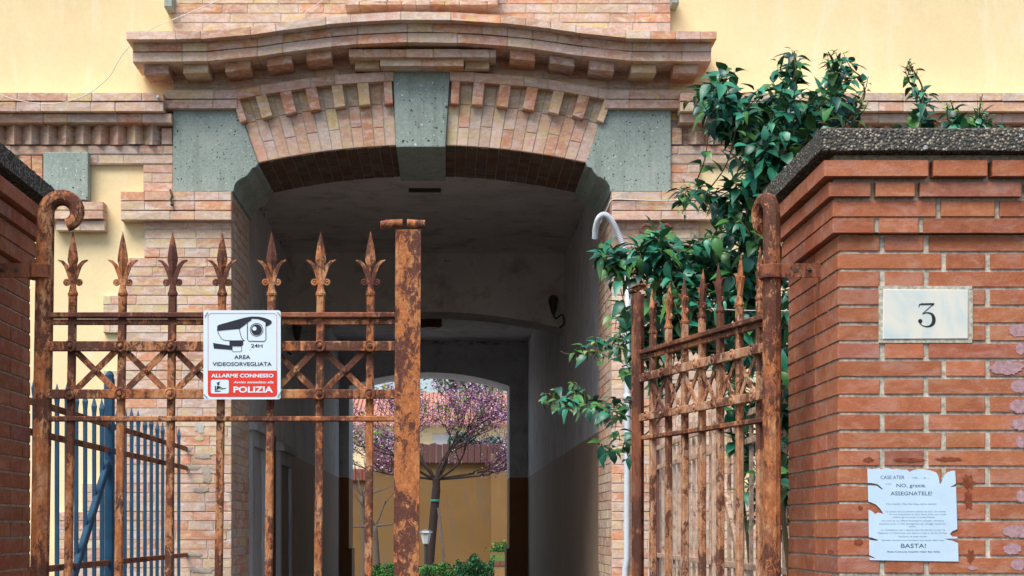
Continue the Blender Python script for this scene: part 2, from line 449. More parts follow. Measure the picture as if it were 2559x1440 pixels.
def fill_bricks(mb, u0, u1, v0, v1, mp, n, depth, pitch, ref, S, H, jv, jh, pal, wob=0.0, ch=0.002, rows=None, phase=None, proud=0.0015, deep=0.005):
    """bricks over the rectangle u0..u1 x v0..v1; mp(u, v) -> 3-D point on the face plane. Mortar block (material 1) sits just behind."""
    n = Vector(n)
    if v0 > v1: v0, v1 = v1, v0
    rec = deep
    iu = (u1 - u0) * 0.0 + jv * 0.3; iv = jh * 0.3
    q = [mp(u0 + iu, v0 + iv), mp(u1 - iu, v0 + iv), mp(u1 - iu, v1 - iv), mp(u0 + iu, v1 - iv)]
    # orient so that the face points along n
    nn = (Vector(q[1]) - Vector(q[0])).cross(Vector(q[3]) - Vector(q[0]))
    flip = nn.dot(n) < 0
    if flip: q = [q[1], q[0], q[3], q[2]]
    mb.brick([Vector(p) - n * rec for p in q], n, max(depth - rec, 0.004), 0.0005, (1, 1, 1), 1)
    k0 = math.floor((v0 - ref) / pitch + 1e-6); k = k0
    while ref + k * pitch < v1 - 1e-6:
        a = max(v0, ref + k * pitch); b = min(v1, ref + (k + 1) * pitch)
        if b - a > pitch * 0.25:
            if phase is None:
                pos = u0 - rnd.random() * S; typ = rnd.random() < 0.5
            else:
                pos, typ = phase(k)
            rr = random.Random(k * 7919 + int(abs(u0) * 1000))
            while pos < u1:
                L = S if typ else H
                if phase is None and rnd.random() < 0.15: L = S if not typ else H
                s0 = max(pos, u0); s1 = min(pos + L, u1)
                if s1 - s0 > H * 0.22:
                    e0 = s0 + (jv / 2 if s0 > u0 else 0); e1 = s1 - (jv / 2 if s1 < u1 else 0)
                    f0 = a + jh / 2; f1 = b - jh / 2
                    w = lambda: rnd.uniform(-wob, wob)
                    pp = [mp(e0 + w(), f0 + w()), mp(e1 + w(), f0 + w()), mp(e1 + w(), f1 + w()), mp(e0 + w(), f1 + w())]
                    if flip: pp = [pp[1], pp[0], pp[3], pp[2]]
                    o = n * rnd.uniform(-proud, proud)
                    mb.brick([Vector(p) + o for p in pp], n, depth, ch, pick(pal))
                pos += L
                typ = not typ
        k += 1

NF = Vector((0, -1, 0))
def facade_rect(mb, x0, x1, y0, y1, Y, depth=0.10, ref=550.0, pitch=23.5):
    """x, y are picture measures of the photograph taken at distance Y"""
    fill_bricks(mb, x0, x1, y0, y1, lambda u, v: P(u, v, Y), NF, depth, pitch, ref, 127, 63, 2.0, 2.0, FAC, 0.5, 0.003)

# ================================================================ THE SETTING
g = MB(); g.add([(-400, -400, 0), (400, -400, 0), (400, 600, 0), (-400, 600, 0)], [(0, 1, 2, 3)])
o = g.build("ground", M['ground']); o["kind"] = "structure"
g = MB(); g.add([(-8, 25.0, 0.004), (8, 25.0, 0.004), (8, 49, 0.004), (-8, 49, 0.004)], [(0, 1, 2, 3)])
o = g.build("path", m_plain("added_bounce_paving", (0.42, 0.40, 0.37), 0.85, 0.2, 0, 0.25, 6)); o["kind"] = "structure"  # unseen pale sheet, added to bounce light up into the passage

# ================================================================ THE BUILDING
YF = 11.20
bld = thing("gatehouse_building", "yellow plastered building with pink brick arch, stone blocks and a vaulted carriage passage", "building", (0, YF, 0))
def bp(mb, name, mats, smooth=False):
    if not isinstance(mats, (list, tuple)) and name not in ("cement_patch", "passage_wall", "plaster_wall", "jamb_core"): return local(bld, mb.build(name, mats, bld, smooth))
    for c in clusters(mb): o = local(bld, c.build(name, mats, bld, smooth))
    return o
AX0, AX1 = PX(578, YF), PX(1529, YF)       # passage jambs
AL, AR = -1.60, 1.15                       # passage walls behind the arch
YB, YM, YC, YE = 12.2, 16.3, 24.0, 25.0
TOPZ = 6.6
HC = EYE + 2.742                           # passage ceiling
SPR_Y = 405.0
def intr(px):                              # intrados of the front arch, picture measure
    return 362 + 1899 - math.sqrt(max(0, 1899 ** 2 - (px - 1056) ** 2))
# plaster fronts
w = MB(); yp = YF + 0.04
w.box(-9, AX0 - 0.02, yp, YB, 0, TOPZ); w.box(AX1 + 0.02, 9, yp, YB, 0, TOPZ)
w.box(AX0 - 0.02, AX1 + 0.02, yp, YB - 0.0, PZ(300, YF), TOPZ)
bp(w, "plaster_wall", M['yellow'])
# solid body to the left, right and over the passage
w = MB(); w.box(-9, AL, YB, YE, 0, 5.2); w.box(AR, 9, YB, YE, 0, 5.2)
bp(w, "passage_wall", M['white_w'])
w = MB(); w.box(AL, AR, YB, YE, HC, 5.2)
bp(w, "passage_ceiling", M['ceil'])
w = MB(); w.box(-9.4, 9.4, YF - 0.4, YB + 0.5, TOPZ, TOPZ + 0.25); w.box(-9.2, 9.2, YB + 0.002, YE + 0.2, 5.2, 5.35)
bp(w, "roof", M['roof'])
# far side skin, lit by the courtyard
# cross beam with a flat arch, half way
def arch_poly(x0, x1, zs, zc, ztop, n=24):
    half = (x1 - x0) / 2; sag = zc - zs; rad = (half * half + sag * sag) / (2 * sag); cx = (x0 + x1) / 2; cz = zc - rad
    pts = []
    for i in range(n + 1):
        x = x0 + (x1 - x0) * i / n
        pts.append((x, cz + math.sqrt(max(0, rad * rad - (x - cx) ** 2))))
    return pts
def arch_slab(mb, x0, x1, zs, zc, ztop, y0, y1, mat=0):
    pts = arch_poly(x0, x1, zs, zc, ztop)
    for (xa, za), (xb, zb) in zip(pts[:-1], pts[1:]):
        mb.prism([(xa, za), (xb, zb), (xb, ztop), (xa, ztop)], lambda u, v, d: (u, d, v), y0, y1, (1, 1, 1), mat)
w = MB(); arch_slab(w, AL + 0.001, AR - 0.001, EYE + (CY - 822) / F * YM, EYE + (CY - 779) / F * YM, HC + 0.01, YM, YM + 0.55)
bp(w, "cross_arch", M['ceil'])
# far end wall with arched opening
ex0, ex1 = PX(872, YC), PX(1273, YC)
w = MB()
w.box(AL, ex0, YC, YE, 0, HC + 0.01); w.box(ex1, AR, YC, YE, 0, HC + 0.01)
arch_slab(w, ex0, ex1, EYE + (CY - 965) / F * YC, EYE + (CY - 931) / F * YC, HC + 0.01, YC, YE)
w.box(ex0 - 0.0, ex0 + 0.045, YC - 0.02, YE - 0.3, 0, EYE + (CY - 1371) / F * YC)
w.box(ex1 - 0.045, ex1 + 0.0, YC - 0.02, YE - 0.3, 0, EYE + (CY - 1371) / F * YC)
bp(w, "end_wall", M['ochre_w'])
# side door jamb openings of the passage
def side_door(y0, y1, ztop, name, leafmat):
    w = MB(); t = 0.10
    w.box(AL, AL + 0.05, y0, y0 + t, 0, ztop); w.box(AL, AL + 0.05, y1 - t, y1, 0, ztop)
    w.box(AL, AL + 0.05, y0 + t, y1 - t, ztop - 0.12, ztop)
    w.box(AL, AL + 0.09, y0 - 0.06, y1 + 0.06, ztop, ztop + 0.05); w.box(AL, AL + 0.07, y0 - 0.03, y1 + 0.03, ztop + 0.05, ztop + 0.08)
    f = bp(w, "door", M['doorpaint'])
    w = MB(); w.box(AL, AL + 0.018, y0 + t, y1 - t, 0, ztop - 0.12)
    for k in range(3):
        z0 = 0.25 + k * (ztop - 0.5) / 3; w.box(AL + 0.018, AL + 0.030, y0 + t + 0.08, y1 - t - 0.08, z0, z0 + (ztop - 0.5) / 3 - 0.1)
    l = w.build("leaf_panel", leafmat, f)
    return f
side_door(12.95, 13.95, EYE + 0.78, "door", M['doorpaint'])
side_door(15.1, 16.25, EYE + 0.72, "door", M['doorbrown'])
# ochre strip between the doors
w = MB(); w.box(AL, AL + 0.012, 13.96, 15.05, 0.0, EYE + 0.85)
bp(w, "ochre_panel", M['ochre_light'])

# --- front arch: solid ring part, soffit and stones
w = MB()
pts = [(px, intr(px)) for px in [645 + (1467 - 645) * i / 30 for i in range(31)]]
for (xa, ya), (xb, yb) in zip(pts[:-1], pts[1:]):
    a = P(xa, ya - 1.5, YF); b = P(xb, yb - 1.5, YF); ztop = PZ(290, YF)
    w.prism([(a.x, a.z), (b.x, b.z), (b.x, ztop), (a.x, ztop)], lambda u, v, d: (u, d, v), YF + 0.012, YB)
bp(w, "arch_core", M['mortar'])
w = MB()                                   # brick soffit, its deep shade put into the brick colour
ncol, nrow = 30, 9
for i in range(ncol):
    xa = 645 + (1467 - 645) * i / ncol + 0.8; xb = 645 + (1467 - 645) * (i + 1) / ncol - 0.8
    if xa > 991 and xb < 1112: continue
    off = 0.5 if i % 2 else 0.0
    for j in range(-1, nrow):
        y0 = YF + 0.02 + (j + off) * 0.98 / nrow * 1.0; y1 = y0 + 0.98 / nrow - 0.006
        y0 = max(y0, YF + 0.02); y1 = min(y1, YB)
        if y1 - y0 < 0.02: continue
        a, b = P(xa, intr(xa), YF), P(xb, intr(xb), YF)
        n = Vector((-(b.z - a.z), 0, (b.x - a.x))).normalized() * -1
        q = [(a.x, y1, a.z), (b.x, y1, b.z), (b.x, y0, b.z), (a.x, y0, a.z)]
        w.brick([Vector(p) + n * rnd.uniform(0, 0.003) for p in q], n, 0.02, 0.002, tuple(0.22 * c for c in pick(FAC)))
bp(w, "arch_soffit", [m_brick("shade_toned_soffit_brick", 0.05, 0.04)])

# voussoirs of the front face, fanned from a low centre
JC = Vector((1056.0, 1580.0))
def jray(ang, y=None, r=None):
    """point on joint ray with angle from vertical"""
    return Vector((JC.x + math.sin(ang) * r, JC.y - math.cos(ang) * r))
def ray_to(ang, fn):
    r = 1200.0
    for _ in range(30):
        p = jray(ang, r=r); r += (p.y - fn(p.x)) * 0.8 / max(0.3, math.cos(ang))
    return jray(ang, r=r)
def band_bot(px):  # lower edge of the moulded band over the dentils
    return 201 + (px - 1055) ** 2 / (2 * 2250.0)
def dent_bot(px):
    return 258 + (px - 1055) ** 2 / (2 * 2150.0)
aL, aR = math.atan2(645 - JC.x, 1580 - 407), math.atan2(1467 - JC.x, 1580 - 403)
kL, kR = math.atan2(987 - JC.x, 1580 - 300), math.atan2(1118 - JC.x, 1580 - 300)
w = MB()
def vous(a0, a1, ncols):
    for i in range(ncols):
        s0 = a0 + (a1 - a0) * i / ncols; s1 = a0 + (a1 - a0) * (i + 1) / ncols
        g0 = 0.0009
        lo = lambda px: intr(px)
        hi = lambda px: band_bot(px) - 6
        cuts = [0.0, 0.30 + rnd.uniform(-0.03, 0.03), 0.62, 1.0] if i % 2 else [0.0, 0.60, 1.0]
        A = [ray_to(s0 + g0, lo), ray_to(s1 - g0, lo)]; B = [ray_to(s0 + g0, hi), ray_to(s1 - g0, hi)]
        for c0, c1 in zip(cuts[:-1], cuts[1:]):
            q2 = [A[0].lerp(B[0], c0), A[1].lerp(B[1], c0), A[1].lerp(B[1], c1 - 0.010 if c1 < 1 else 1), A[0].lerp(B[0], c1 - 0.010 if c1 < 1 else 1)]
            q = [P(p.x, p.y, YF - 0.004 + rnd.uniform(-0.002, 0.002)) for p in q2]
            cc = pick([x for x in FAC if x[0][0] > 0.55])
            cc = tuple(c * 1.12 for c in cc) if c1 < 1 else tuple(0.35 * a_ + 0.65 * b_ for a_, b_ in zip(cc, (0.46, 0.40, 0.25)))
            w.brick(q, NF, 0.05, 0.003, cc)
vous(aL, kL, 13); vous(kR, aR, 13)
# backing mortar for the fan
for i in range(40):
    s0 = aL + (aR - aL) * i / 40; s1 = aL + (aR - aL) * (i + 1) / 40
    q = [ray_to(s0, intr), ray_to(s1, intr), ray_to(s1, lambda x: band_bot(x) - 6), ray_to(s0, lambda x: band_bot(x) - 6)]
    w.add([P(p.x, p.y, YF + 0.003) for p in q], [(0, 1, 2, 3)], (1, 1, 1), 1)
bp(w, "arch_ring", [M['brick'], M['mortar']])

# moulded band and its dentils
YBAND = YF - 0.075
def curve_course(mb, x0, x1, top, bot, Y, Yback, S=125, H=61, joint=1.8, pal=FAC, mortar=True, wob=0.6, alt=True):
    pos = x0; typ = rnd.random() < 0.5
    while pos < x1 - 1:
        L = S if typ else H
        if rnd.random() < 0.2: L = S if not typ else H
        e = min(pos + L, x1)
        if x1 - e < 16: e = x1
        a, b = pos + (joint / 2 if pos > x0 else 0), e - (joint / 2 if e < x1 else 0)
        q = [P(a, bot(a) + rnd.uniform(-wob, wob), Y), P(b, bot(b) + rnd.uniform(-wob, wob), Y), P(b, top(b) + rnd.uniform(-wob, wob), Y), P(a, top(a) + rnd.uniform(-wob, wob), Y)]
        mb.brick([p + NF * rnd.uniform(-0.003, 0.003) for p in q], NF, Yback - Y, 0.004, pick(pal))
        pos = e; typ = not typ
    if mortar:
        nn = max(2, int((x1 - x0) / 40))
        for i in range(nn):
            a = x0 + 2 + (x1 - x0 - 4) * i / nn; b = x0 + 2 + (x1 - x0 - 4) * (i + 1) / nn
            q = [P(a, bot(a) - 1.2, Y + 0.006), P(b, bot(b) - 1.2, Y + 0.006), P(b, top(b) + 1.2, Y + 0.006), P(a, top(a) + 1.2, Y + 0.006)]
            mb.brick(q, NF, Yback - Y - 0.01, 0.0005, (1, 1, 1), 1)
w = MB()
curve_course(w, 590, 984, lambda x: band_bot(x) - 24, band_bot, YBAND, YF + 0.03)
curve_course(w, 1124, 1516, lambda x: band_bot(x) - 24, band_bot, YBAND, YF + 0.03)
bp(w, "arch_band", [M['brick'], M['mortar']])
def dentil(x, wpx, name="arch_dentil"):
    ang = math.atan2(x - JC.x, JC.y - dent_bot(x)); half = wpx / 2
    tp = ray_to(ang, band_bot); bt = ray_to(ang, dent_bot)
    d = Vector((math.cos(ang), math.sin(ang)))
    mb = MB()
    q2 = [bt - d * half, bt + d * half, tp + d * half * 1.02, tp - d * half * 1.02]
    q = [P(p.x, p.y, YBAND + 0.006) for p in q2]
    mb.brick(q, NF, YF + 0.03 - YBAND, 0.004, pick([((0.60, 0.27, 0.15), 3), ((0.62, 0.42, 0.23), 2), ((0.55, 0.26, 0.18), 2)]))
    bp(mb, name, [M['brick']])
for x, wd in ((609, 17), (668, 27), (727, 28), (788, 28), (850, 27), (912, 28), (972, 20), (1136, 20), (1192, 27), (1255, 28), (1320, 28), (1383, 27), (1444, 28), (1500, 17)):
    dentil(x, wd)
# impost bands either side
w = MB()
for x0, x1 in ((410, 592), (1512, 1700)):
    for r_ in range(2):
        curve_course(w, x0, x1, lambda x, r_=r_: 225 + r_ * 24, lambda x, r_=r_: 247 + r_ * 24, YF - 0.08, YF + 0.04)
bp(w, "impost_band", [M['brick'], M['mortar']])

# stone springers, keystone, small block
def stone_part(poly, y0, y1, name="stone_block", parent_obj=bld):
    mb = MB(); Yf = y0
    pts = [P(x, y, Yf) for x, y in poly]
    k = len(pts); c = sum(pts, Vector()) / k
    vs = [p + (c - p).normalized() * 0.006 for p in pts] + [p + Vector((0, 0.005, 0)) for p in pts] + [Vector((p.x, y1, p.z)) for p in pts]
    fs = [tuple(range(k))]
    for i in range(k):
        j = (i + 1) % k
        fs.append((k + i, k + j, j, i)); fs.append((2 * k + i, 2 * k + j, k + j, k + i))
    fs.append(tuple(range(3 * k - 1, 2 * k - 1, -1)))
    mb.add(vs, fs)
    return bp(mb, name, M['stone'])
ogee = [(645, 408), (641, 417), (631, 420), (625, 430), (616, 441), (604, 447), (593, 454), (586, 464), (583, 479)]
springL = [(432, 479), (432, 273), (597, 273)] + ogee
springL = list(reversed(springL))
stone_part([(x, y) for x, y in springL], YF - 0.03, YB, "springer_stone")
springR = [(2109 - x, y) for x, y in reversed(springL)]
stone_part(springR, YF - 0.03, YB, "springer_stone")
stone_part([(990, 368), (1113, 368), (1125, 172), (982, 172)], YF - 0.06, YB + 0.02, "keystone")
stone_part([(108, 500), (220, 500), (220, 380), (108, 380)], YF - 0.06, YF + 0.05, "panel_stone")
stone_part([(1889, 500), (2001, 500), (2001, 380), (1889, 380)], YF - 0.06, YF + 0.05, "panel_stone")
stone_part([(410, 17), (430, 17), (430, -20), (410, -20)], YF - 0.12, YF + 0.05, "corner_stone")
stone_part([(1679, 8), (1697, 8), (1697, -20), (1679, -20)], YF - 0.12, YF + 0.05, "corner_stone")

# flush brickwork of the pilasters (left list is mirrored to the right)
def mir(x): return 2107 - x
flush = [(432, 577, 471, 480), (358, 432, 411, 479), (222, 432, 387, 411), (0, 432, 363.5, 387), (360, 578, 550, 644),
         (313, 578, 644, 738), (258, 578, 738, 832), (313, 578, 832, 926), (258, 578, 926, 1208), (205, 578, 1208, 1279), (137, 578, 1279, 1905)]
w = MB()
for x0, x1, y0, y1 in flush:
    facade_rect(w, x0, x1, y0, y1, YF)
    if x0 == 0: facade_rect(w, mir(x1), 2700, y0, y1, YF)
    else: facade_rect(w, mir(x1), mir(x0), y0, y1, YF)
facade_rect(w, -700, 0, 363.5, 387, YF)
bp(w, "brick_pilaster", [M['brick'], M['mortar']])
w = MB()
facade_rect(w, 432, 1676, -900, 108, YF - 0.005); facade_rect(w, 432, 1676, 108, 226, YF - 0.005)
bp(w, "brick_wall_above_arch", [M['brick'], M['mortar']])
# vertical bricks beside the small stone
w = MB()
for x0, x1 in ((50, 77), (79, 106), (2003, 2029), (2031, 2058)):
    for y0, y1 in ((389, 465), (467, 500)):
        w.brick([P(x0, y1, YF), P(x1, y1, YF), P(x1, y0, YF), P(x0, y0, YF)], NF, 0.05, 0.003, pick(FAC))
bp(w, "soldier_bricks", [M['brick']])
# projecting blocks
for x0, x1, y0, y1, pr in ((301, 578, 478, 550, 0.07), (120, 258, 503, 548, 0.07), (140, 262, 550, 577, 0.045)):
    for m in (False, True):
        w = MB(); a, b = (mir(x1), mir(x0)) if m else (x0, x1)
        nrow = 3 if y1 - y0 > 60 else (2 if y1 - y0 > 30 else 1)
        for k in range(nrow):
            curve_course(w, a, b, lambda x, k=k: y0 + (y1 - y0) * k / nrow + 1, lambda x, k=k: y0 + (y1 - y0) * (k + 1) / nrow - 1, YF - pr, YF + 0.05)
        bp(w, "brick_capital" if y1 - y0 > 60 else "brick_corbel", [M['brick'], M['mortar']])
# horizontal string course
w = MB()
for x0, x1 in ((-700, 408), (1700, 3300)):
    for (t, b, pr) in ((232, 252, 0.16), (255, 278, 0.155), (284, 306, 0.10)):
        curve_course(w, x0, x1 if b < 280 else (428 if x0 < 0 else x1), lambda x, t=t: t, lambda x, b=b: b, YF - pr, YF + 0.1)
bp(w, "string_course", [M['brick'], M['mortar']])
# sawtooth band: bricks set on the diagonal
w = MB()
for x in [i * 43.2 - 8 for i in range(-16, 10)] + [1740 + i * 43.2 for i in range(-1, 36)]:
    if 400 < x < 1705: continue
    t, b = 306, 361 + rnd.uniform(-1, 1)
    a_, c_, e_ = P(x - 20.5, b, YF + 0.030), P(x, b, YF - 0.055), P(x + 20.5, b, YF + 0.030)
    zt = PZ(t, YF)
    vs = [a_, c_, e_, Vector((a_.x, a_.y, zt)), Vector((c_.x, c_.y, zt)), Vector((e_.x, e_.y, zt))]
    w.add(vs, [(0, 1, 4, 3), (1, 2, 5, 4), (2, 1, 0), (3, 4, 5)], pick(FAC + [((0.50, 0.40, 0.10), 0.6)]))
for xa, xb in ((-700, 432), (1676, 3300)):
    w.add([P(xa, 363, YF + 0.032), P(xb, 363, YF + 0.032), P(xb, 300, YF + 0.032), P(xa, 300, YF + 0.032)], [(0, 1, 2, 3)], (0.3, 0.2, 0.15))
    w.add([P(xa, 363.4, YF + 0.032), P(xb, 363.4, YF + 0.032), P(xb, 363.4, YF - 0.001), P(xa, 363.4, YF - 0.001)], [(0, 1, 2, 3)], (0.3, 0.2, 0.15))
for x0, x1 in ((404, 430), (1678, 1704)):
    w.brick([P(x0, 361, YF), P(x1, 361, YF), P(x1, 320, YF), P(x0, 320, YF)], NF, 0.06, 0.003, pick(FAC))
bp(w, "sawtooth_band", [M['brick']])

# curved cornice
def yc(px):
    d = abs(px - 1053); a = 28 + d * d / (2 * 2180.0); f = 77.0; k = 9.0
    if a - f > 60: return f
    return -k * math.log(math.exp(-a / k) + math.exp(-f / k)) + (0.0 if a > f else 0)
def clayer(name, x0, x1, off0, off1, pr, S=125):
    mb = MB(); Y = YF - pr
    pos = x0; typ = True
    # short pieces so that the bricks follow the curve
    curve_course(mb, x0, x1, lambda x: yc(x) + off0, lambda x: yc(x) + off1, Y, YF + 0.02, S, S / 2, 1.8, [(tuple(min(0.8, c * 1.05) for c in x[0]), x[1]) for x in FAC])
    return bp(mb, name, [M['brick'], M['mortar']])
clayer("cornice_course", 315, 1791, 1, 21, 0.40)
clayer("cornice_course", 331, 1778, 30, 52, 0.32)
clayer("cornice_course", 331, 1777, 54, 77, 0.315)
# fill between top course and the next, and behind the modillions
mb = MB()
for i in range(60):
    a = 345 + (1763 - 345) * i / 60; b = 345 + (1763 - 345) * (i + 1) / 60
    q = [P(a, yc(a) + 34, YF - 0.29), P(b, yc(b) + 34, YF - 0.29), P(b, yc(b) + 12, YF - 0.29), P(a, yc(a) + 12, YF - 0.29)]
    mb.brick(q, NF, 0.31, 0.0005, (0.45, 0.3, 0.24))
    q = [P(a, yc(a) + 96, YF - 0.03), P(b, yc(b) + 96, YF - 0.03), P(b, yc(b) + 66, YF - 0.03), P(a, yc(a) + 66, YF - 0.03)]
    if 400 < a < 1700: mb.brick(q, NF, 0.04, 0.0005, (0.42, 0.27, 0.2))
bp(mb, "cornice_core", [M['brick']])
def modillion(xc, wpx=62):
    mb = MB(); Y = YF - 0.245
    a, b = xc - wpx / 2, xc + wpx / 2
    ta, tb = yc(a) + 82, yc(b) + 82
    q = [P(a, ta + 25 + rnd.uniform(-1, 1), Y), P(b, tb + 25 + rnd.uniform(-1, 1), Y), P(b, tb, Y), P(a, ta, Y)]
    mb.brick(q, NF, 0.25, 0.005, pick([((0.50, 0.30, 0.24), 3), ((0.58, 0.28, 0.17), 3), ((0.60, 0.46, 0.27), 2)]))
    bp(mb, "cornice_modillion", [M['brick']])
for xm in (390, 489, 594, 698, 797, 1306, 1405, 1504, 1609, 1714): modillion(xm)
mb = MB(); curve_course(mb, 872, 1240, lambda x: 123, lambda x: 143, YF - 0.24, YF, 70, 36)
bp(mb, "corbel_course", [M['brick'], M['mortar']])
mb = MB(); curve_course(mb, 950, 1159, lambda x: 144, lambda x: 165, YF - 0.20, YF, 104, 104)
bp(mb, "corbel_course", [M['brick'], M['mortar']])
for a, b in ((887, 949), (1161, 1223)):
    mb = MB(); mb.brick([P(a, 172, YF - 0.14), P(b, 172, YF - 0.14), P(b, 150, YF - 0.14), P(a, 150, YF - 0.14)], NF, 0.15, 0.004, (0.55, 0.40, 0.25))
    bp(mb, "corbel_brick", [M['brick']])
mb = MB()
for k in range(3): curve_course(mb, 862, 1244, lambda x: -40 + k * 18, lambda x: -24 + k * 18, YF - 0.17, YF, 70, 36)
curve_course(mb, 862, 1244, lambda x: -12, lambda x: 5, YF - 0.17, YF, 70, 36)
bp(mb, "window_ledge", [M['brick'], M['mortar']])

# jamb reveals of the arch
w = MB()
fill_bricks(w, YF + 0.006, YB, 0.0, PZ(480, YF), lambda u, v: Vector((AX0, u, v)), (1, 0, 0), 0.06, 0.0642, 0.0, 0.34, 0.17, 0.006, 0.006, FAC, 0.001, 0.003)
fill_bricks(w, YF + 0.006, YB, 0.0, PZ(480, YF), lambda u, v: Vector((AX1, u, v)), (-1, 0, 0), 0.06, 0.0642, 0.0, 0.34, 0.17, 0.006, 0.006, FAC, 0.001, 0.003)
bp(w, "arch_jamb", [M['brick'], M['mortar']])
# returns behind the arch (pier end to the wider passage)
w = MB(); w.box(AX0 - 0.11, AX0 - 0.055, YF + 0.05, YB, 0, PZ(480, YF)); w.box(AX1 + 0.055, AX1 + 0.11, YF + 0.05, YB, 0, PZ(480, YF))
bp(w, "jamb_core", M['mortar'])

# repair patches of cement on the left pilaster
w = MB()
def patch(cx, cy, rx, ry, col, Y=YF - 0.0035):
    k = 26; vs = []; r = 1.0
    for i in range(k):
        a = 2 * math.pi * i / k; r = 0.6 * r + 0.4 * rnd.uniform(0.45, 1.35)
        sq = 1 / max(abs(math.cos(a)), abs(math.sin(a))) ** 0.6
        vs.append(P(cx + rx * r * sq * math.cos(a), cy + ry * r * sq * math.sin(a), Y))
    c = P(cx, cy, Y - 0.001)
    w.add([c] + vs + [v + Vector((0, 0.01, 0)) for v in vs], [(0, 1 + (i + 1) % k, 1 + i) for i in range(k)] + [(1 + i, 1 + (i + 1) % k, 1 + k + (i + 1) % k, 1 + k + i) for i in range(k)], col)
patch(497, 1068, 12, 14, (0.46, 0.45, 0.41)); patch(497, 1096, 12, 7, (0.56, 0.46, 0.28))
for p_ in ((505, 1140, 24, 7), (478, 1168, 24, 6), (517, 1185, 12, 26), (500, 1225, 22, 6), (480, 1385, 24, 6), (500, 1425, 30, 7), (468, 1122, 14, 6), (540, 1170, 16, 8)): patch(*p_, (0.42, 0.36, 0.30))
for p_ in ((1700, 1180, 24, 40), (1665, 1290, 20, 60), (1720, 1350, 40, 20), (1640, 1420, 20, 40)): patch(*p_, (0.42, 0.38, 0.32))
bp(w, "cement_patch", m_brick("cement", 0.2, 0.1))

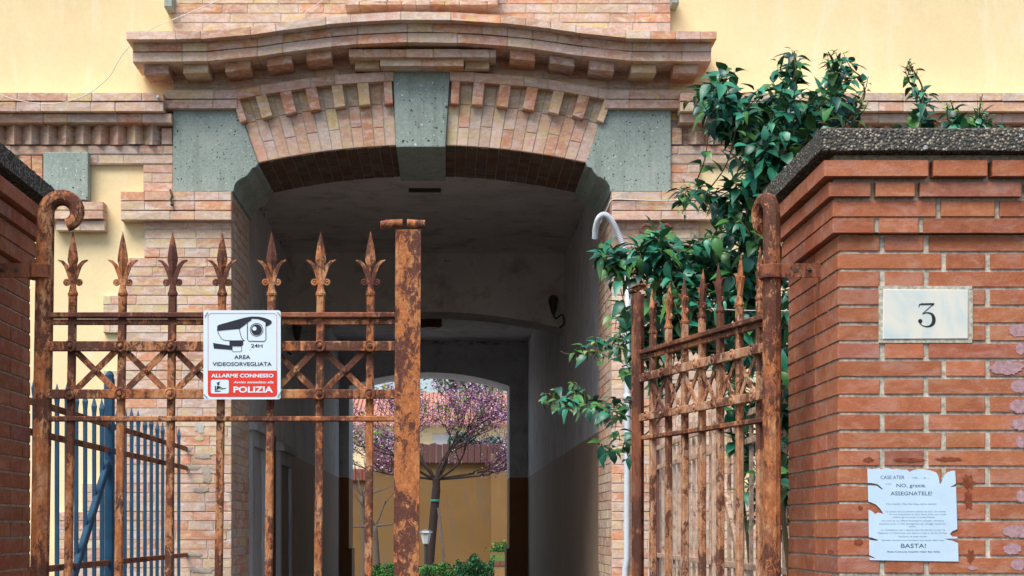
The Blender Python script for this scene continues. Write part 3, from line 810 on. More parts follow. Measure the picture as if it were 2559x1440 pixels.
# ================================================================ GATE PIERS
Y1, Y2 = 4.10, 4.70
PXL, PXR = -1.20, 0.973
CAPB, CAPT = EYE + 0.9336, EYE + 0.990
def pier(side, label):
    X = PXR if side > 0 else PXL
    XO = X + side * 1.6                      # outer end
    t = thing("gate_pier", label, "gate pier", ((X + XO) / 2, Y1, 0), "brick gate piers with concrete copings")
    w = MB(); s = side
    pitch = 0.0447; refz = EYE + 0.6465 + 0.0447   # top of a row of type A
    S_, H_ = 0.264, 0.110
    def fr(k, x_start):   # face pattern for row k, measured from the corner
        return (0.0, False, True) if k % 2 == 0 else (0.0, True, False)
    def face_front(z0, z1, Yf, xc, single=None):
        def phase(k):
            even = (k % 2 == 0)
            return (-0.110, False) if even else (0.0, True)
        # even rows: header, header, stretcher; odd rows: stretcher, header
        def ph(k):
            if k % 2: return (0.0, True)
            return (-0.264 + 0.110, True)
        fill_bricks(w, 0.0, abs(XO - xc), z0, z1, lambda u, v: Vector((xc + s * u, Yf, v)), (0, -1, 0), 0.05, pitch, refz - 60 * pitch, S_, H_, 0.013, 0.0078, PIE, 0.0006, 0.0015, phase=ph, proud=0.0006, deep=0.0045)
    def face_side(z0, z1, xf, ya, yb):
        def ph(k):
            if k % 2: return (-0.264 + 0.122, True)
            return (0.0, True)
        fill_bricks(w, 0.0, yb - ya, z0, z1, lambda u, v: Vector((xf - s * 0.0008, ya + u, v)), (-s, 0, 0), 0.05, pitch, refz - 60 * pitch, 0.264, 0.122, 0.007, 0.0065, PIE, 0.0006, 0.0015, phase=ph, proud=0.0006, deep=0.0045)
    ztop = EYE + 0.7375
    face_front(0.0, ztop, Y1, X); face_side(0.0, ztop, X, Y1 + 0.001, Y2)
    # corbelled head
    def row(zt, zb, o, typ):
        n0 = (0, -1, 0)
        L = [(0.0, 0.11), (0.11, 0.22), (0.22, 0.484), (0.484, 0.594), (0.594, 0.858), (0.858, 0.968), (0.968, 1.232), (1.232, 1.342), (1.342, 1.6)] if typ else [(0.0, 0.264), (0.264, 0.41), (0.41, 0.674), (0.674, 0.784), (0.784, 1.048), (1.048, 1.158), (1.158, 1.422), (1.422, 1.6)]
        xc = X - s * o
        for a, b in L:
            q = [(xc + s * (a + (0.006 if a else 0)), Y1 - o, zb), (xc + s * (b - 0.006), Y1 - o, zb), (xc + s * (b - 0.006), Y1 - o, zt), (xc + s * (a + (0.006 if a else 0)), Y1 - o, zt)]
            if s < 0: q = [q[1], q[0], q[3], q[2]]
            w.brick(q, n0, (0.131 if typ else 0.196) if a == 0 else 0.08, 0.002, pick(PIE))
        yb = Y2 + o * 0.8
        cuts = [0.135, 0.33, yb - Y1 + o] if typ else [0.2, 0.46, yb - Y1 + o]
        for a, b in zip(cuts[:-1], cuts[1:]):
            q = [(xc, Y1 - o + a + 0.0005, zb), (xc, Y1 - o + b - 0.004, zb), (xc, Y1 - o + b - 0.004, zt), (xc, Y1 - o + a + 0.0005, zt)]
            if s > 0: q = [q[1], q[0], q[3], q[2]]
            w.brick(q, (-s, 0, 0), 0.08, 0.002, pick(PIE))
    rows = [(400, 440, 0.045), (455, 491, 0.030), (501, 541, 0.018), (546, 582, 0.018)]
    for i, (a, b, o_) in enumerate(rows):
        sc_ = (Y1 - o_) / F
        row(EYE + (CY - a) * sc_, EYE + (CY - b) * sc_, o_, i % 2)
    # core behind the joints
    c = MB()
    xa, xb = sorted((X + s * 0.008, XO))
    w.box(xa, xb, Y1 + 0.02, Y2 - 0.01, 0, CAPB - 0.001, (1, 1, 1), 1)
    q0 = X - s * 0.012
    xa, xb = sorted((q0, XO)); w.box(xa, xb, Y1 - 0.010, Y2 + 0.005, ztop + 0.002, CAPB - 0.002, (1, 1, 1), 1)
    # back face of the pier
    xa, xb = sorted((X + s * 0.002, XO)); w.box(xa, xb, Y2 - 0.01, Y2, 0, ztop, (0.33, 0.1, 0.05), 0)
    local(t, w.build("brick_shaft", [M['pbrick'], M['pmortar']], t))
    # coping: chamfered slab with a slightly rough outline
    c = MB(); xi = X - s * 0.058; yf, yb = Y1 - 0.058, Y2 + 0.085
    n = 60; prof = [(0.0, CAPB), (0.0, CAPT - 0.006), (0.010, CAPT)]
    def ring(off, z, jit):
        pts = []
        L1 = abs(XO - xi)
        for i in range(n + 1):
            u = i / n; pts.append(Vector((XO + (xi - XO) * u + (s * off if i == n else 0), yf + off + rnd.uniform(-jit, jit), z + rnd.uniform(-jit, jit))))
        for i in range(1, 26):
            u = i / 25; pts.append(Vector((xi + s * (off + rnd.uniform(-jit, jit)), yf + off + (yb - yf - off) * u, z + rnd.uniform(-jit, jit))))
        pts.append(Vector((XO, yb, z)))
        return pts
    rs = [ring(o_, z_, 0.0016) for o_, z_ in prof]
    k = len(rs[0]); vs = [p for r_ in rs for p in r_]
    fs = [(i, (i + 1) % k, k + (i + 1) % k, k + i) for i in range(k)] + [(k + i, k + (i + 1) % k, 2 * k + (i + 1) % k, 2 * k + i) for i in range(k)]
    fs.append(tuple(range(k - 1, -1, -1))); fs.append(tuple(range(2 * k, 3 * k)))
    c.add(vs, fs)
    local(t, c.build("concrete_coping", M['cap'], t))
    # iron strap that holds the gate post
    c = MB(); zc = EYE + (CY - 680) / F * 4.32
    px_ = 0.851 if s > 0 else -1.077
    yq = 4.325
    xe = X + s * 0.02
    xa, xb = sorted((px_ + s * 0.02, xe)); c.box(xa, xb, yq - 0.034, yq - 0.027, zc - 0.0185, zc + 0.0185)
    # collar
    c.lathe([(0.031, -0.0185), (0.034, -0.0165), (0.034, 0.0165), (0.031, 0.0185)], (px_, yq, zc), 16)
    xh = px_ + s * 0.092
    c.lathe([(0.006, 0), (0.006, 0.001)], (xh, yq - 0.035, zc), 8)
    b = local(t, c.build("iron_strap", M['rust_dark'], t))
    for xx in (xh, px_ + s * 0.055):
        c = MB()
        c.add([(xx + 0.0058 * math.cos(a * math.pi / 5), yq - 0.0352, zc + 0.0058 * math.sin(a * math.pi / 5)) for a in range(10)], [tuple(range(10))])
        local(t, c.build("bolt_hole", M['dark'], t))
    return t
pier(1, "orange red brick gate pier with marble number plaque and torn notice")
pier(-1, "shaded brick gate pier at the hinge of the closed gate leaf")

# dark and pale stains on the right pier: paint left by a removed poster
def blot(mb, cx, cy, rx, ry, Y, k=26, jag=0.35):
    vs = []
    for i in range(k):
        a = 2 * math.pi * i / k; r = 1 + rnd.uniform(-jag, jag)
        vs.append(P(cx + rx * r * math.cos(a), cy + ry * r * math.sin(a), Y))
    mb.add([P(cx, cy, Y)] + vs, [(0, 1 + (i + 1) % k, 1 + i) for i in range(k)])
w = MB()
for cx, cy, rx, ry in ((2545, 826, 26, 15), (2515, 919, 42, 17), (2550, 872, 12, 14), (2548, 965, 24, 16), (2548, 1015, 26, 17), (2550, 1060, 24, 15), (2554, 1105, 16, 14), (2552, 1240, 12, 16), (2545, 1328, 40, 16), (2530, 1372, 22, 14), (2545, 1412, 20, 14), (2430, 1420, 12, 5)):
    blot(w, cx, cy, rx, ry, Y1 - 0.0013, 44, 0.13)
mt = m_plain("lilac_white_paint", (0.38, 0.24, 0.26), 0.9, 0.1, 0, 0.3, 90)
pr_ = [o for o in bpy.data.objects if o.name.startswith("gate_pier")][0]
for c in clusters(w, 0.001): local(pr_, c.build("paint_remnant", mt, pr_))
w = MB()
for cx, cy, rx, ry in ((2420, 1205, 14, 18), (2420, 1250, 10, 22), (2425, 1390, 9, 16), (2150, 1270, 6, 5), (2145, 1355, 10, 8), (2075, 1380, 8, 6), (2275, 1150, 38, 5), (2370, 1148, 30, 5), (2170, 1150, 12, 7)):
    blot(w, cx, cy, rx, ry, Y1 - 0.0011, 30, 0.3)
mt = m_plain("dark_glue_stain", (0.20, 0.055, 0.025), 0.7, 0.2, 0, 0.4, 60)
for c in clusters(w, 0.001): local(pr_, c.build("paste_stain", mt, pr_))

# ================================================================ GATE LEAVES
GS = 4.33 / F
def gz(py): return EYE + (CY - py) * GS
def gate(loc, rz, fr, label, worn, lean):
    t = thing("iron_gate", label, "gate", loc, "rusty wrought iron gate leaves", rz)
    seed = random.Random(3 if worn else 5)
    up = Vector((0, 1, 0))
    mr = M['rust_pale'] if worn else M['rust']
    def part(mb, name, m, parent=t, smooth=False): return mb.build(name, m, parent, smooth)
    def L(u, z): return u + lean * (z - EYE)      # slight lean of the old leaf
    mb_ = MB()
    # post with scroll top
    pts = [(L(0, 0.08), 0, 0.08)] + [(L(0, z), 0, z) for z in [0.4 + i * 0.15 for i in range(13)] if z < gz(560)]
    c = (0.044, gz(533))
    rad = [0.0250] * len(pts)
    if worn: R0 = 0.044
    else: R0 = 0.044
    for i in range(0, 15):
        a = math.pi - i * math.pi * 1.42 / 14
        rr = R0 * (1 - 0.25 * i / 14)
        cx_ = c[0] + (0.004 * i / 14)
        pts.append((L(0, c[1]) + cx_ + rr * math.cos(a), 0, c[1] + rr * math.sin(a))); rad.append(0.0235 - 0.0055 * i / 14)
    mb_.tube(pts, rad, 10, flat=0.95)
    part(mb_, "hinge_post", M['rust'], t)
    # free stile: angle iron
    mb_ = MB(); z0, z1 = 0.12, gz(577) - (0.032 if worn else 0)
    mb_.box(0.932, 0.992, fr * 0.014 - 0.003, fr * 0.014 + 0.003, z0, z1)
    xa, xb = 0.9925, 0.9985
    ya, yb = sorted((fr * 0.0185, -fr * 0.022)); mb_.box(xa, xb, ya, yb, z0, z1)
    for k in range(len(mb_.v)):
        x, y, z = mb_.v[k]; mb_.v[k] = (x + lean * 0.35 * (z - EYE), y, z)
    st = part(mb_, "free_stile", M['rust_dark'] if worn else M['rust2'], t)
    mb_ = MB(); zc = gz(563) - (0.032 if worn else 0)
    def pipe(pts_, r, name):
        m2 = MB(); pts_ = [Vector(p) for p in pts_]; seg = 14; vs = []
        for rr in (r, r * 0.72):
            for p in pts_:
                for k in range(seg):
                    a = math.pi * (0.2 + 1.75 * k / (seg - 1)); vs.append(p + Vector((0, math.cos(a) * rr, math.sin(a) * rr)))
        npt = len(pts_); fs = []
        for lay in range(2):
            for i in range(npt - 1):
                for k in range(seg - 1):
                    b0 = lay * npt * seg + i * seg + k
                    fs.append((b0, b0 + 1, b0 + 1 + seg, b0 + seg))
        for i in (0, npt - 1):
            for k in range(seg - 1):
                b0 = i * seg + k; b1 = npt * seg + b0; fs.append((b0, b0 + 1, b1 + 1, b1))
        m2.add(vs, fs); m2.build(name, M['rust2'], st)
    pipe([(0.897, 0.014 * fr, zc - 0.004), (0.912, 0.014 * fr, zc), (0.955, 0.014 * fr, zc + 0.002)], 0.0105, "curled_plate")
    pipe([(0.967, 0.014 * fr, zc + 0.002), (0.985, 0.014 * fr, zc), (1.014, 0.014 * fr, zc - 0.001)], 0.0108, "curled_plate")
    # rails
    def rail(ya, yb, th, name="rail", m=M['rust'], u0=0.02, u1=0.934, off=0.0):
        mm = MB(); za, zb = gz(yb), gz(ya); n = 14; hw = (zb - za) / 2; zc = (za + zb) / 2
        mm.bar((u0, off, zc), (u1, off, zc), th, zb - za, Vector((0, 0, 1)))
        return part(mm, name, m, t)
    rail(783, 796, 0.034, m=M['rust_dark']); rail(799, 813, 0.012, m=M['rust'])
    rail(855, 880, 0.012, off=fr * 0.012, m=mr); rail(975, 998, 0.012, off=fr * 0.012, m=mr)
    rail(1041, 1054, 0.022, m=M['rust'])
    rail(1895, 1925, 0.02)
    # bars with finials
    us = [(px - 102) * GS for px in (178, 303, 428, 552, 676, 799, 924)]
    for i, u in enumerate(us):
        mm = MB(); zt = gz(737)
        ln = lean * (1 - 0.55 * i / 6)
        X = lambda z: u + ln * (z - (EYE + 0.35))
        mm.bar((X(0.12), -fr * 0.004, 0.12), (X(zt), -fr * 0.004, zt), 0.0205, 0.0190)
        bar = part(mm, "bar", mr, t)
        # finial
        k = GS; f_ = MB(); x0 = X(zt); tip = (x0, -fr * 0.004)
        ww = 0.0 if not worn else seed.uniform(-0.014, 0.016)
        if worn and i == 0: ww = 0.0
        def cp(z): return x0 + ww * (z - zt) / 0.16 * (1 if z > zt else 0)
        for (r_, za) in ((0, 0),): pass
        prof = [(7, 716), (6, 700), (5.5, 690), (9, 670), (13.5, 650), (12, 636), (8, 612), (3.5, 592), (0.6, 579)]
        vs = []; 
        for r_, py in prof:
            z = gz(py); z = zt + (z - zt) * (0.84 if worn else 1.0)
            for q in range(4):
                a = math.pi / 2 * q
                vs.append((cp(z) + r_ * k * math.cos(a), tip[1] + r_ * k * 0.75 * math.sin(a), z))
        fs = [(j * 4 + q, j * 4 + (q + 1) % 4, (j + 1) * 4 + (q + 1) % 4, (j + 1) * 4 + q) for j in range(len(prof) - 1) for q in range(4)]
        fs += [(3, 2, 1, 0), tuple(range(4 * len(prof) - 4, 4 * len(prof)))]
        f_.add(vs, fs)
        broken = [worn and seed.random() < 0.45 for _ in range(2)]
        for sgn, br in zip((-1, 1), broken):
            path = [(3, 712, 5), (6, 697, 6), (11, 680, 6.5), (17, 665, 6), (26, 655, 4.5), (37, 650.5, 1.2)]
            if br: path = path[:4]
            left, right = [], []
            for j, (dx, py, hw) in enumerate(path):
                n2 = path[min(j + 1, len(path) - 1)]; p2 = path[max(j - 1, 0)]
                d = Vector((n2[0] - p2[0], n2[1] - p2[1])).normalized(); nrm = Vector((-d.y, d.x))
                left.append((dx + nrm.x * hw * 0.8, py + nrm.y * hw * 0.8)); right.append((dx - nrm.x * hw * 0.8, py - nrm.y * hw * 0.8))
            vs = []
            for j in range(len(path)):
                for (a_, b_), yy in ((left[j], -0.004), (left[j], 0.004), (right[j], 0.004), (right[j], -0.004)):
                    z = gz(b_); mid = (path[j][0] * 0.0)
                    vs.append((cp(z) + sgn * a_ * k, tip[1] + yy, z))
                m_ = ((left[j][0] + right[j][0]) / 2, (left[j][1] + right[j][1]) / 2)
            fs = []
            for j in range(len(path) - 1):
                for q in range(4): fs.append((j * 4 + q, j * 4 + (q + 1) % 4, j * 4 + 4 + (q + 1) % 4, j * 4 + 4 + q))
            fs += [(0, 1, 2, 3), tuple(range(4 * len(path) - 4, 4 * len(path)))]
            f_.add(vs, fs)
            # little scrolls
            if not (worn and seed.random() < 0.3):
                cc = Vector((cp(gz(706)) + sgn * 15.5 * k, tip[1], gz(706)))
                ring = [cc + Vector((math.cos(a) * 6.5 * k, 0, math.sin(a) * 6.5 * k)) for a in [2 * math.pi * q / 12 for q in range(13)]]
                f_.tube(ring, 2.8 * k, 6, cap=False); f_.sphere(cc, 3.6 * k, 8, 5)
        f_.lathe([(10.2 * k, gz(742)), (12.5 * k, gz(739)), (13.0 * k, gz(734)), (11 * k, gz(730)), (9.0 * k, gz(724)), (7.5 * k, gz(712))], (x0, tip[1], 0), 10)
        f_.build("finial", M['rust_dark'] if i in (2,) else M['rust'], bar)
        # rosettes on the two lattice rails
        for py in (867, 986):
            m3 = MB(); z = gz(py); xx = X(z)
            for side in (1,):
                yy = fr * 0.018 if side > 0 else -fr * 0.016
                sg = fr * side
                for (r_, d_) in ((15.5, 0.0), (14.5, 0.004), (11, 0.0045), (9.5, 0.0025), (6.5, 0.003), (5.0, 0.0075), (0.5, 0.009)):
                    pass
                prof2 = [(15.5, 0.0), (14.5, 0.004), (11, 0.005), (9.5, 0.003), (6.5, 0.0035), (5.0, 0.0075), (0.3, 0.009)]
                vs = []; n8 = 14
                for r_, d_ in prof2:
                    for q in range(n8):
                        a = 2 * math.pi * q / n8; vs.append((xx + r_ * k * math.cos(a), yy + sg * d_, z + r_ * k * math.sin(a)))
                fs = [(j * n8 + q, j * n8 + (q + 1) % n8, (j + 1) * n8 + (q + 1) % n8, (j + 1) * n8 + q) for j in range(len(prof2) - 1) for q in range(n8)]
                m3.add(vs, fs)
            m3.build("rosette", mr, t)
    # diagonal crosses
    for i in range(6):
        z0, z1 = gz(978), gz(878)
        ua, ub = us[i], us[i + 1]; d = 0.017
        mm = MB()
        mm.bar((ua + d * 0.6, fr * 0.006, z0 - 0.002), (ub - d * 0.6, fr * 0.006, z1 + 0.002), 0.0165, 0.005)
        part(mm, "cross_brace", mr, t)
        mm = MB()
        mm.bar((ua + d * 0.6, fr * 0.0005, z1 + 0.002), (ub - d * 0.6, fr * 0.0005, z0 - 0.002), 0.0165, 0.005)
        mm.sphere(((ua + ub) / 2, fr * 0.009, (z0 + z1) / 2), 0.007, 8, 5, sc=(1, 0.5, 1))
        part(mm, "cross_brace", mr, t)
    return t
gate((-1.077, 4.325, 0), 0.0, -1, "closed rusty iron gate leaf carrying the camera warning sign", False, 0.017)
gate((0.851, 4.325, 0), math.atan2(0.97, -0.245), 1, "open rusty iron gate leaf beside the numbered pier, swung inward with broken finials", True, 0.0)

# ================================================================ WRITING HELPERS
def text_mesh(s, bold=0.0, shear=0.0, spacing=1.0):
    cu = bpy.data.curves.new("t", 'FONT'); cu.body = s; cu.size = 1.0; cu.offset = bold; cu.shear = shear; cu.space_character = spacing
    cu.align_x = 'CENTER'; cu.resolution_u = 3
    ob = bpy.data.objects.new("t", cu); COL.objects.link(ob)
    dg = bpy.context.evaluated_depsgraph_get(); dg.update()
    me = bpy.data.meshes.new_from_object(ob.evaluated_get(dg))
    vs = [tuple(v.co) for v in me.vertices]; fs = [tuple(p.vertices) for p in me.polygons]
    bpy.data.objects.remove(ob); bpy.data.curves.remove(cu); bpy.data.meshes.remove(me)
    return vs, fs
def put_text(mb, s, cx, cy, width, height, mp, bold=0.0, shear=0.0, mat=0, rot=0.0):
    """centre, width and cap height in picture measures; mp(x,y) -> 3-D"""
    vs, fs = text_mesh(s, bold, shear)
    x0 = min(v[0] for v in vs); x1 = max(v[0] for v in vs)
    y0 = 0.0; y1 = 0.70
    out = []
    for x, y, _ in vs:
        u = (x - (x0 + x1) / 2) / (x1 - x0) * width; v = -(y - 0.35) / 0.70 * height
        u, v = u * math.cos(rot) - v * math.sin(rot), u * math.sin(rot) + v * math.cos(rot)
        out.append(mp(cx + u, cy + v))
    mb.add(out, fs, (1, 1, 1), mat)
def rrect(x0, y0, x1, y1, r, corners=(1, 1, 1, 1), n=6):
    pts = []
    for (cx, cy, a0, on) in ((x1 - r, y0 + r, -90, corners[1]), (x1 - r, y1 - r, 0, corners[2]), (x0 + r, y1 - r, 90, corners[3]), (x0 + r, y0 + r, 180, corners[0])):
        if on:
            for i in range(n + 1):
                a = R(a0 + 90 * i / n); pts.append((cx + r * math.cos(a), cy + r * math.sin(a)))
        else:
            ccx = x1 if cx > (x0 + x1) / 2 else x0; ccy = y0 if a0 in (-90, 180) else y1
            pts.append((ccx, ccy))
    return pts
def stroke(mb, pts, wd, mp, closed=False, mat=0):
    pts = [Vector(p) for p in pts]; n = len(pts)
    if not hasattr(wd, '__len__'): wd = [wd] * n
    a, b = [], []
    for i in range(n):
        p0 = pts[(i - 1) % n] if (closed or i > 0) else pts[i]; p1 = pts[(i + 1) % n] if (closed or i < n - 1) else pts[i]
        d = (p1 - p0).normalized(); nn = Vector((-d.y, d.x)) * wd[i] / 2
        a.append(pts[i] + nn); b.append(pts[i] - nn)
    vs = [mp(p.x, p.y) for p in a] + [mp(p.x, p.y) for p in b]
    m = n if closed else n - 1
    mb.add(vs, [(i, (i + 1) % n, n + (i + 1) % n, n + i) for i in range(m)], (1, 1, 1), mat)
def flat(mb, pts, mp, mat=0): mb.add([mp(x, y) for x, y in pts], [tuple(range(len(pts)))], (1, 1, 1), mat)
def smooth_path(pts, it=2):
    pts = [Vector(p) for p in pts]
    for _ in range(it):
        out = [pts[0]]
        for a, b in zip(pts[:-1], pts[1:]): out += [a.lerp(b, 0.25), a.lerp(b, 0.75)]
        out.append(pts[-1]); pts = out
    return pts

# ================================================================ WARNING SIGN
YS = 4.292
sg = thing("warning_sign", "white and red video surveillance sign tied to the closed gate leaf", "sign", P(605, 990, YS))
def SP(d):
    return lambda zx, zy: P(490 + zx / 5.76, 760 + zy / 5.76, YS - d)
w = MB(); pts = rrect(106, 90, 1218, 1372, 34); k = len(pts)
f0 = [SP(0)(x, y) for x, y in pts]; f1 = [p + Vector((0, 0.002, 0)) for p in f0]
w.add(f0 + f1, [tuple(range(k)), tuple(range(2 * k - 1, k - 1, -1))] + [(i, k + i, k + (i + 1) % k, (i + 1) % k) for i in range(k)])
local(sg, w.build("plate", M['signwhite'], sg))
w = MB(); stroke(w, rrect(172, 135, 1162, 1332, 55), 8, SP(0.0005), True)
local(sg, w.build("border_line", M['signpink'], sg))
w = MB(); flat(w, rrect(168, 958, 1166, 1334, 52, (0, 0, 1, 1)), SP(0.0008))
local(sg, w.build("red_field", M['signred'], sg))
w = MB(); d1 = SP(0.0008)
hood = [(303, 388), (305, 320), (330, 297), (520, 246), (700, 195), (790, 180), (870, 180), (960, 192), (1050, 222), (1086, 250), (1085, 278), (1060, 300), (1012, 324), (1003, 268), (940, 232), (880, 215), (800, 212), (790, 235), (742, 262), (700, 300), (625, 357), (500, 368)]
# split the hood into convex strips
top = [(303, 388, 320), (330, 384, 298), (500, 368, 250), (625, 357, 216), (700, 302, 196), (742, 264, 188), (790, 238, 181), (800, 212, 180), (880, 213, 180), (940, 232, 188), (1003, 268, 204), (1012, 322, 208), (1050, 305, 222), (1080, 285, 240), (1089, 262, 254)]
for (xa, la, ha), (xb, lb, hb) in zip(top[:-1], top[1:]): flat(w, [(xa, la), (xb, lb), (xb, hb), (xa, ha)], d1)
stroke(w, smooth_path([(308, 388), (330, 440), (365, 500), (420, 528), (700, 526)]), 8, d1)
stroke(w, smooth_path([(622, 358), (636, 430), (655, 490), (690, 526)]), 9, d1)
flat(w, [(480, 528), (680, 528), (676, 590), (655, 605), (480, 600)], d1)
flat(w, [(243, 560), (480, 596), (522, 606), (522, 660), (256, 640)], d1)
stroke(w, rrect(518, 606, 655, 686, 22), 6, SP(0.0009), True)
stroke(w, [(738, 262), (738, 505), (760, 535), (980, 537), (1005, 512), (1003, 268)], 10, SP(0.0009))
circ = lambda cx, cy, r, n=30: [(cx + r * math.cos(2 * math.pi * i / n), cy + r * math.sin(2 * math.pi * i / n)) for i in range(n)]
stroke(w, circ(870, 370, 92), 8, d1, True); flat(w, circ(870, 370, 78), d1)
put_text(w, "24H", 873, 600, 165, 50, d1, 0.012)
put_text(w, "AREA", 665, 762, 232, 54, d1, 0.015)
put_text(w, "VIDEOSORVEGLIATA", 662, 863, 852, 54, d1, 0.015)
local(sg, w.build("lettering", M['signblack'], sg))
w = MB(); d2 = SP(0.0012)
put_text(w, "ALLARME CONNESSO", 665, 1030, 900, 50, d2, 0.035)
put_text(w, "Avviso immediato alla", 825, 1124, 578, 34, d2, 0.022, 0.25)
put_text(w, "POLIZIA", 822, 1230, 572, 82, d2, 0.035)
local(sg, w.build("white_lettering", M['signwhite'], sg))
w = MB(); flat(w, rrect(213, 1090, 471, 1288, 24), d2); local(sg, w.build("pictogram_panel", M['signwhite'], sg))
w = MB(); flat(w, circ(840, 354, 30, 18), d2); local(sg, w.build("lens_highlight", M['signwhite'], sg))
w = MB(); d3 = SP(0.0016)
flat(w, [(290, 1136), (348, 1112), (338, 1130), (330, 1140)], d3); flat(w, [(298, 1142), (340, 1142), (336, 1160), (318, 1168), (303, 1160)], d3)
flat(w, [(270, 1180), (286, 1176), (286, 1240), (270, 1240)], d3); flat(w, [(300, 1176), (330, 1180), (352, 1196), (320, 1228), (290, 1240)], d3)
flat(w, [(334, 1182), (345, 1186), (388, 1214), (380, 1226), (352, 1204)], d3); flat(w, [(380, 1214), (428, 1206), (432, 1216), (384, 1228)], d3)
flat(w, [(340, 1206), (378, 1234), (360, 1234), (334, 1214)], d3); flat(w, [(268, 1246), (352, 1246), (352, 1262), (268, 1262)], d3)
local(sg, w.build("officer_pictogram", M['signblack'], sg))
for (x0, y0), (x1, y1) in (((125, 175), (163, 120)), ((1172, 118), (1205, 160)), ((112, 1300), (155, 1345)), ((1170, 1340), (1240, 1225))):
    w = MB(); a = SP(0.002)(x0, y0); b = SP(0.002)(x1, y1)
    w.tube([a + Vector((0, 0.012, 0)), a, b, b + Vector((0, 0.012, 0))], 0.0011, 6)
    local(sg, w.build("wire_tie", M['metal'], sg))

# ================================================================ HOUSE NUMBER
pq = thing("house_number_plaque", "white marble plaque with a black number 3 set in the brick pier", "plaque", P(2313, 848, Y1))
w = MB()
a = P(2206, 848, Y1 - 0.004); b = P(2422, 724, Y1 - 0.004)
w.brick([P(2206, 848, Y1 - .004), P(2420, 847, Y1 - .004), P(2421, 724, Y1 - .004), P(2208, 723, Y1 - .004)], NF, 0.02, 0.002, (1, 1, 1))
local(pq, w.build("marble_slab", M['marble'], pq))
w = MB()
for q in ([(2196, 857), (2430, 857), (2430, 848), (2196, 849)], [(2196, 724), (2430, 724), (2430, 715), (2196, 715)], [(2196, 848.5), (2207, 848.5), (2207, 724.5), (2196, 724.5)], [(2420, 848.5), (2431, 848.5), (2431, 724.5), (2420, 724.5)]):
    w.brick([P(x, y, Y1 - 0.0015) for x, y in q], NF, 0.012, 0.001, (1, 1, 1))
local(pq, w.build("mortar_bed", M['pmortar'], pq))
w = MB(); T = lambda x, y: P(1700 + x / 2.975, 478 + y / 2.975, Y1 - 0.0048)
stroke(w, [(1772, 862), (1780, 842), (1792, 840), (1888, 838)], [4, 9, 13, 13], T)
stroke(w, [(1886, 838), (1862, 856), (1800, 912)], [10, 6, 5], T)
npath = smooth_path([(1800, 912), (1828, 902), (1868, 908), (1886, 940), (1884, 978), (1862, 1002), (1828, 1008), (1796, 998), (1782, 982)])
stroke(w, npath, [6 + 22 * math.exp(-((i / (len(npath) - 1) - 0.45) / 0.19) ** 2) for i in range(len(npath))], T)
flat(w, circ(1784, 966, 16, 16), T)
local(pq, w.build("numeral", M['signblack'], pq))

# ================================================================ TORN NOTICE
nt = thing("paper_notice", "torn pale blue paper notice pasted on the brick pier under the number", "notice", P(2280, 1400, Y1))
NP = lambda d: (lambda x, y: P(2140 + x / 5.54, 1160 + y / 5.54, Y1 - d))
outline = [(152, 62), (230, 70), (320, 58), (345, 75), (420, 55), (500, 72), (560, 66), (640, 78), (700, 75), (735, 108), (790, 84), (850, 72), (930, 70), (1010, 84), (1060, 100), (1105, 115), (1135, 165), (1150, 235), (1150, 262), (1160, 275),
           (1185, 240), (1215, 160), (1260, 115), (1320, 92), (1368, 92), (1378, 270), (1300, 318), (1380, 312), (1398, 900), (1330, 930), (1295, 968), (1330, 1005), (1395, 1005), (1402, 1030), (1210, 1035), (1330, 1060), (1408, 1095), (1416, 1350), (185, 1330), (180, 1290), (270, 1310), (200, 1268), (178, 1262),
           (176, 1050), (270, 1062), (310, 1052), (210, 1018), (174, 1012), (168, 632), (215, 650), (262, 692), (300, 670), (375, 688), (330, 618), (270, 560), (200, 528), (165, 520), (160, 295), (280, 300), (350, 350), (370, 350), (300, 282), (215, 262), (158, 262)]
from mathutils.geometry import tessellate_polygon
def ngon(mb, pts, mp, mat=0, bulge=None):
    tri = tessellate_polygon([[Vector((x, y, 0)) for x, y in pts]])
    mb.add([mp(x, y) for x, y in pts], [tuple(t_) for t_ in tri], (1, 1, 1), mat)
w = MB(); ngon(w, outline, NP(0.0028)); 
local(nt, w.build("paper_sheet", M['paper'], nt))
w = MB()
q = NP(0.0032)
put_text(w, "CASE ATER", 500, 183, 330, 48, q, 0.0); put_text(w, "NO, grazie.", 760, 295, 410, 48, q, 0.004); put_text(w, "ASSEGNATELE!", 762, 405, 575, 52, q, 0.006)
local(nt, w.build("lettering", M['ink'], nt)); w = MB()
put_text(w, "BASTA!", 790, 1130, 345, 58, q, 0.008)
put_text(w, "Rete Comune Inquilini Ater San Saba", 795, 1212, 730, 22, q, 0.012)
local(nt, w.build("lettering", M['ink'], nt))
w = MB()
for s_, cx_, cy_, wd_ in (("VE . . A ...", 900, 190, 250), ("www", 445, 272, 80), ("Noi inquilini Ater San Saba siamo stanchi", 762, 550, 690), ("Le nostre case le abbiamo abitate da anni, chi chiede", 820, 655, 830),
                          ("di non acquistare la casa dove vive non vuole", 850, 693, 790), ("vedere gli aumenti in tutta Roma", 790, 733, 590), ("chi vive ha un affare finanziario questo vendere", 780, 782, 860),
                          ("perche solo il non assegnare gli alloggi vuoti ha", 780, 824, 920), ("senso", 775, 860, 90), ("Lo chiediamo con urgenza perche da anni e anni la", 785, 910, 890),
                          ("Regione e il Comune non danno nulla a chi ha diritto", 775, 952, 950), ("lasciano le case vuote", 780, 1000, 390), ("Questo vendere incominciano ora basta della casa", 780, 1052, 860)):
    put_text(w, s_, cx_, cy_, wd_, 21, q, 0.006)
local(nt, w.build("small_print", M['ink_pale'], nt))

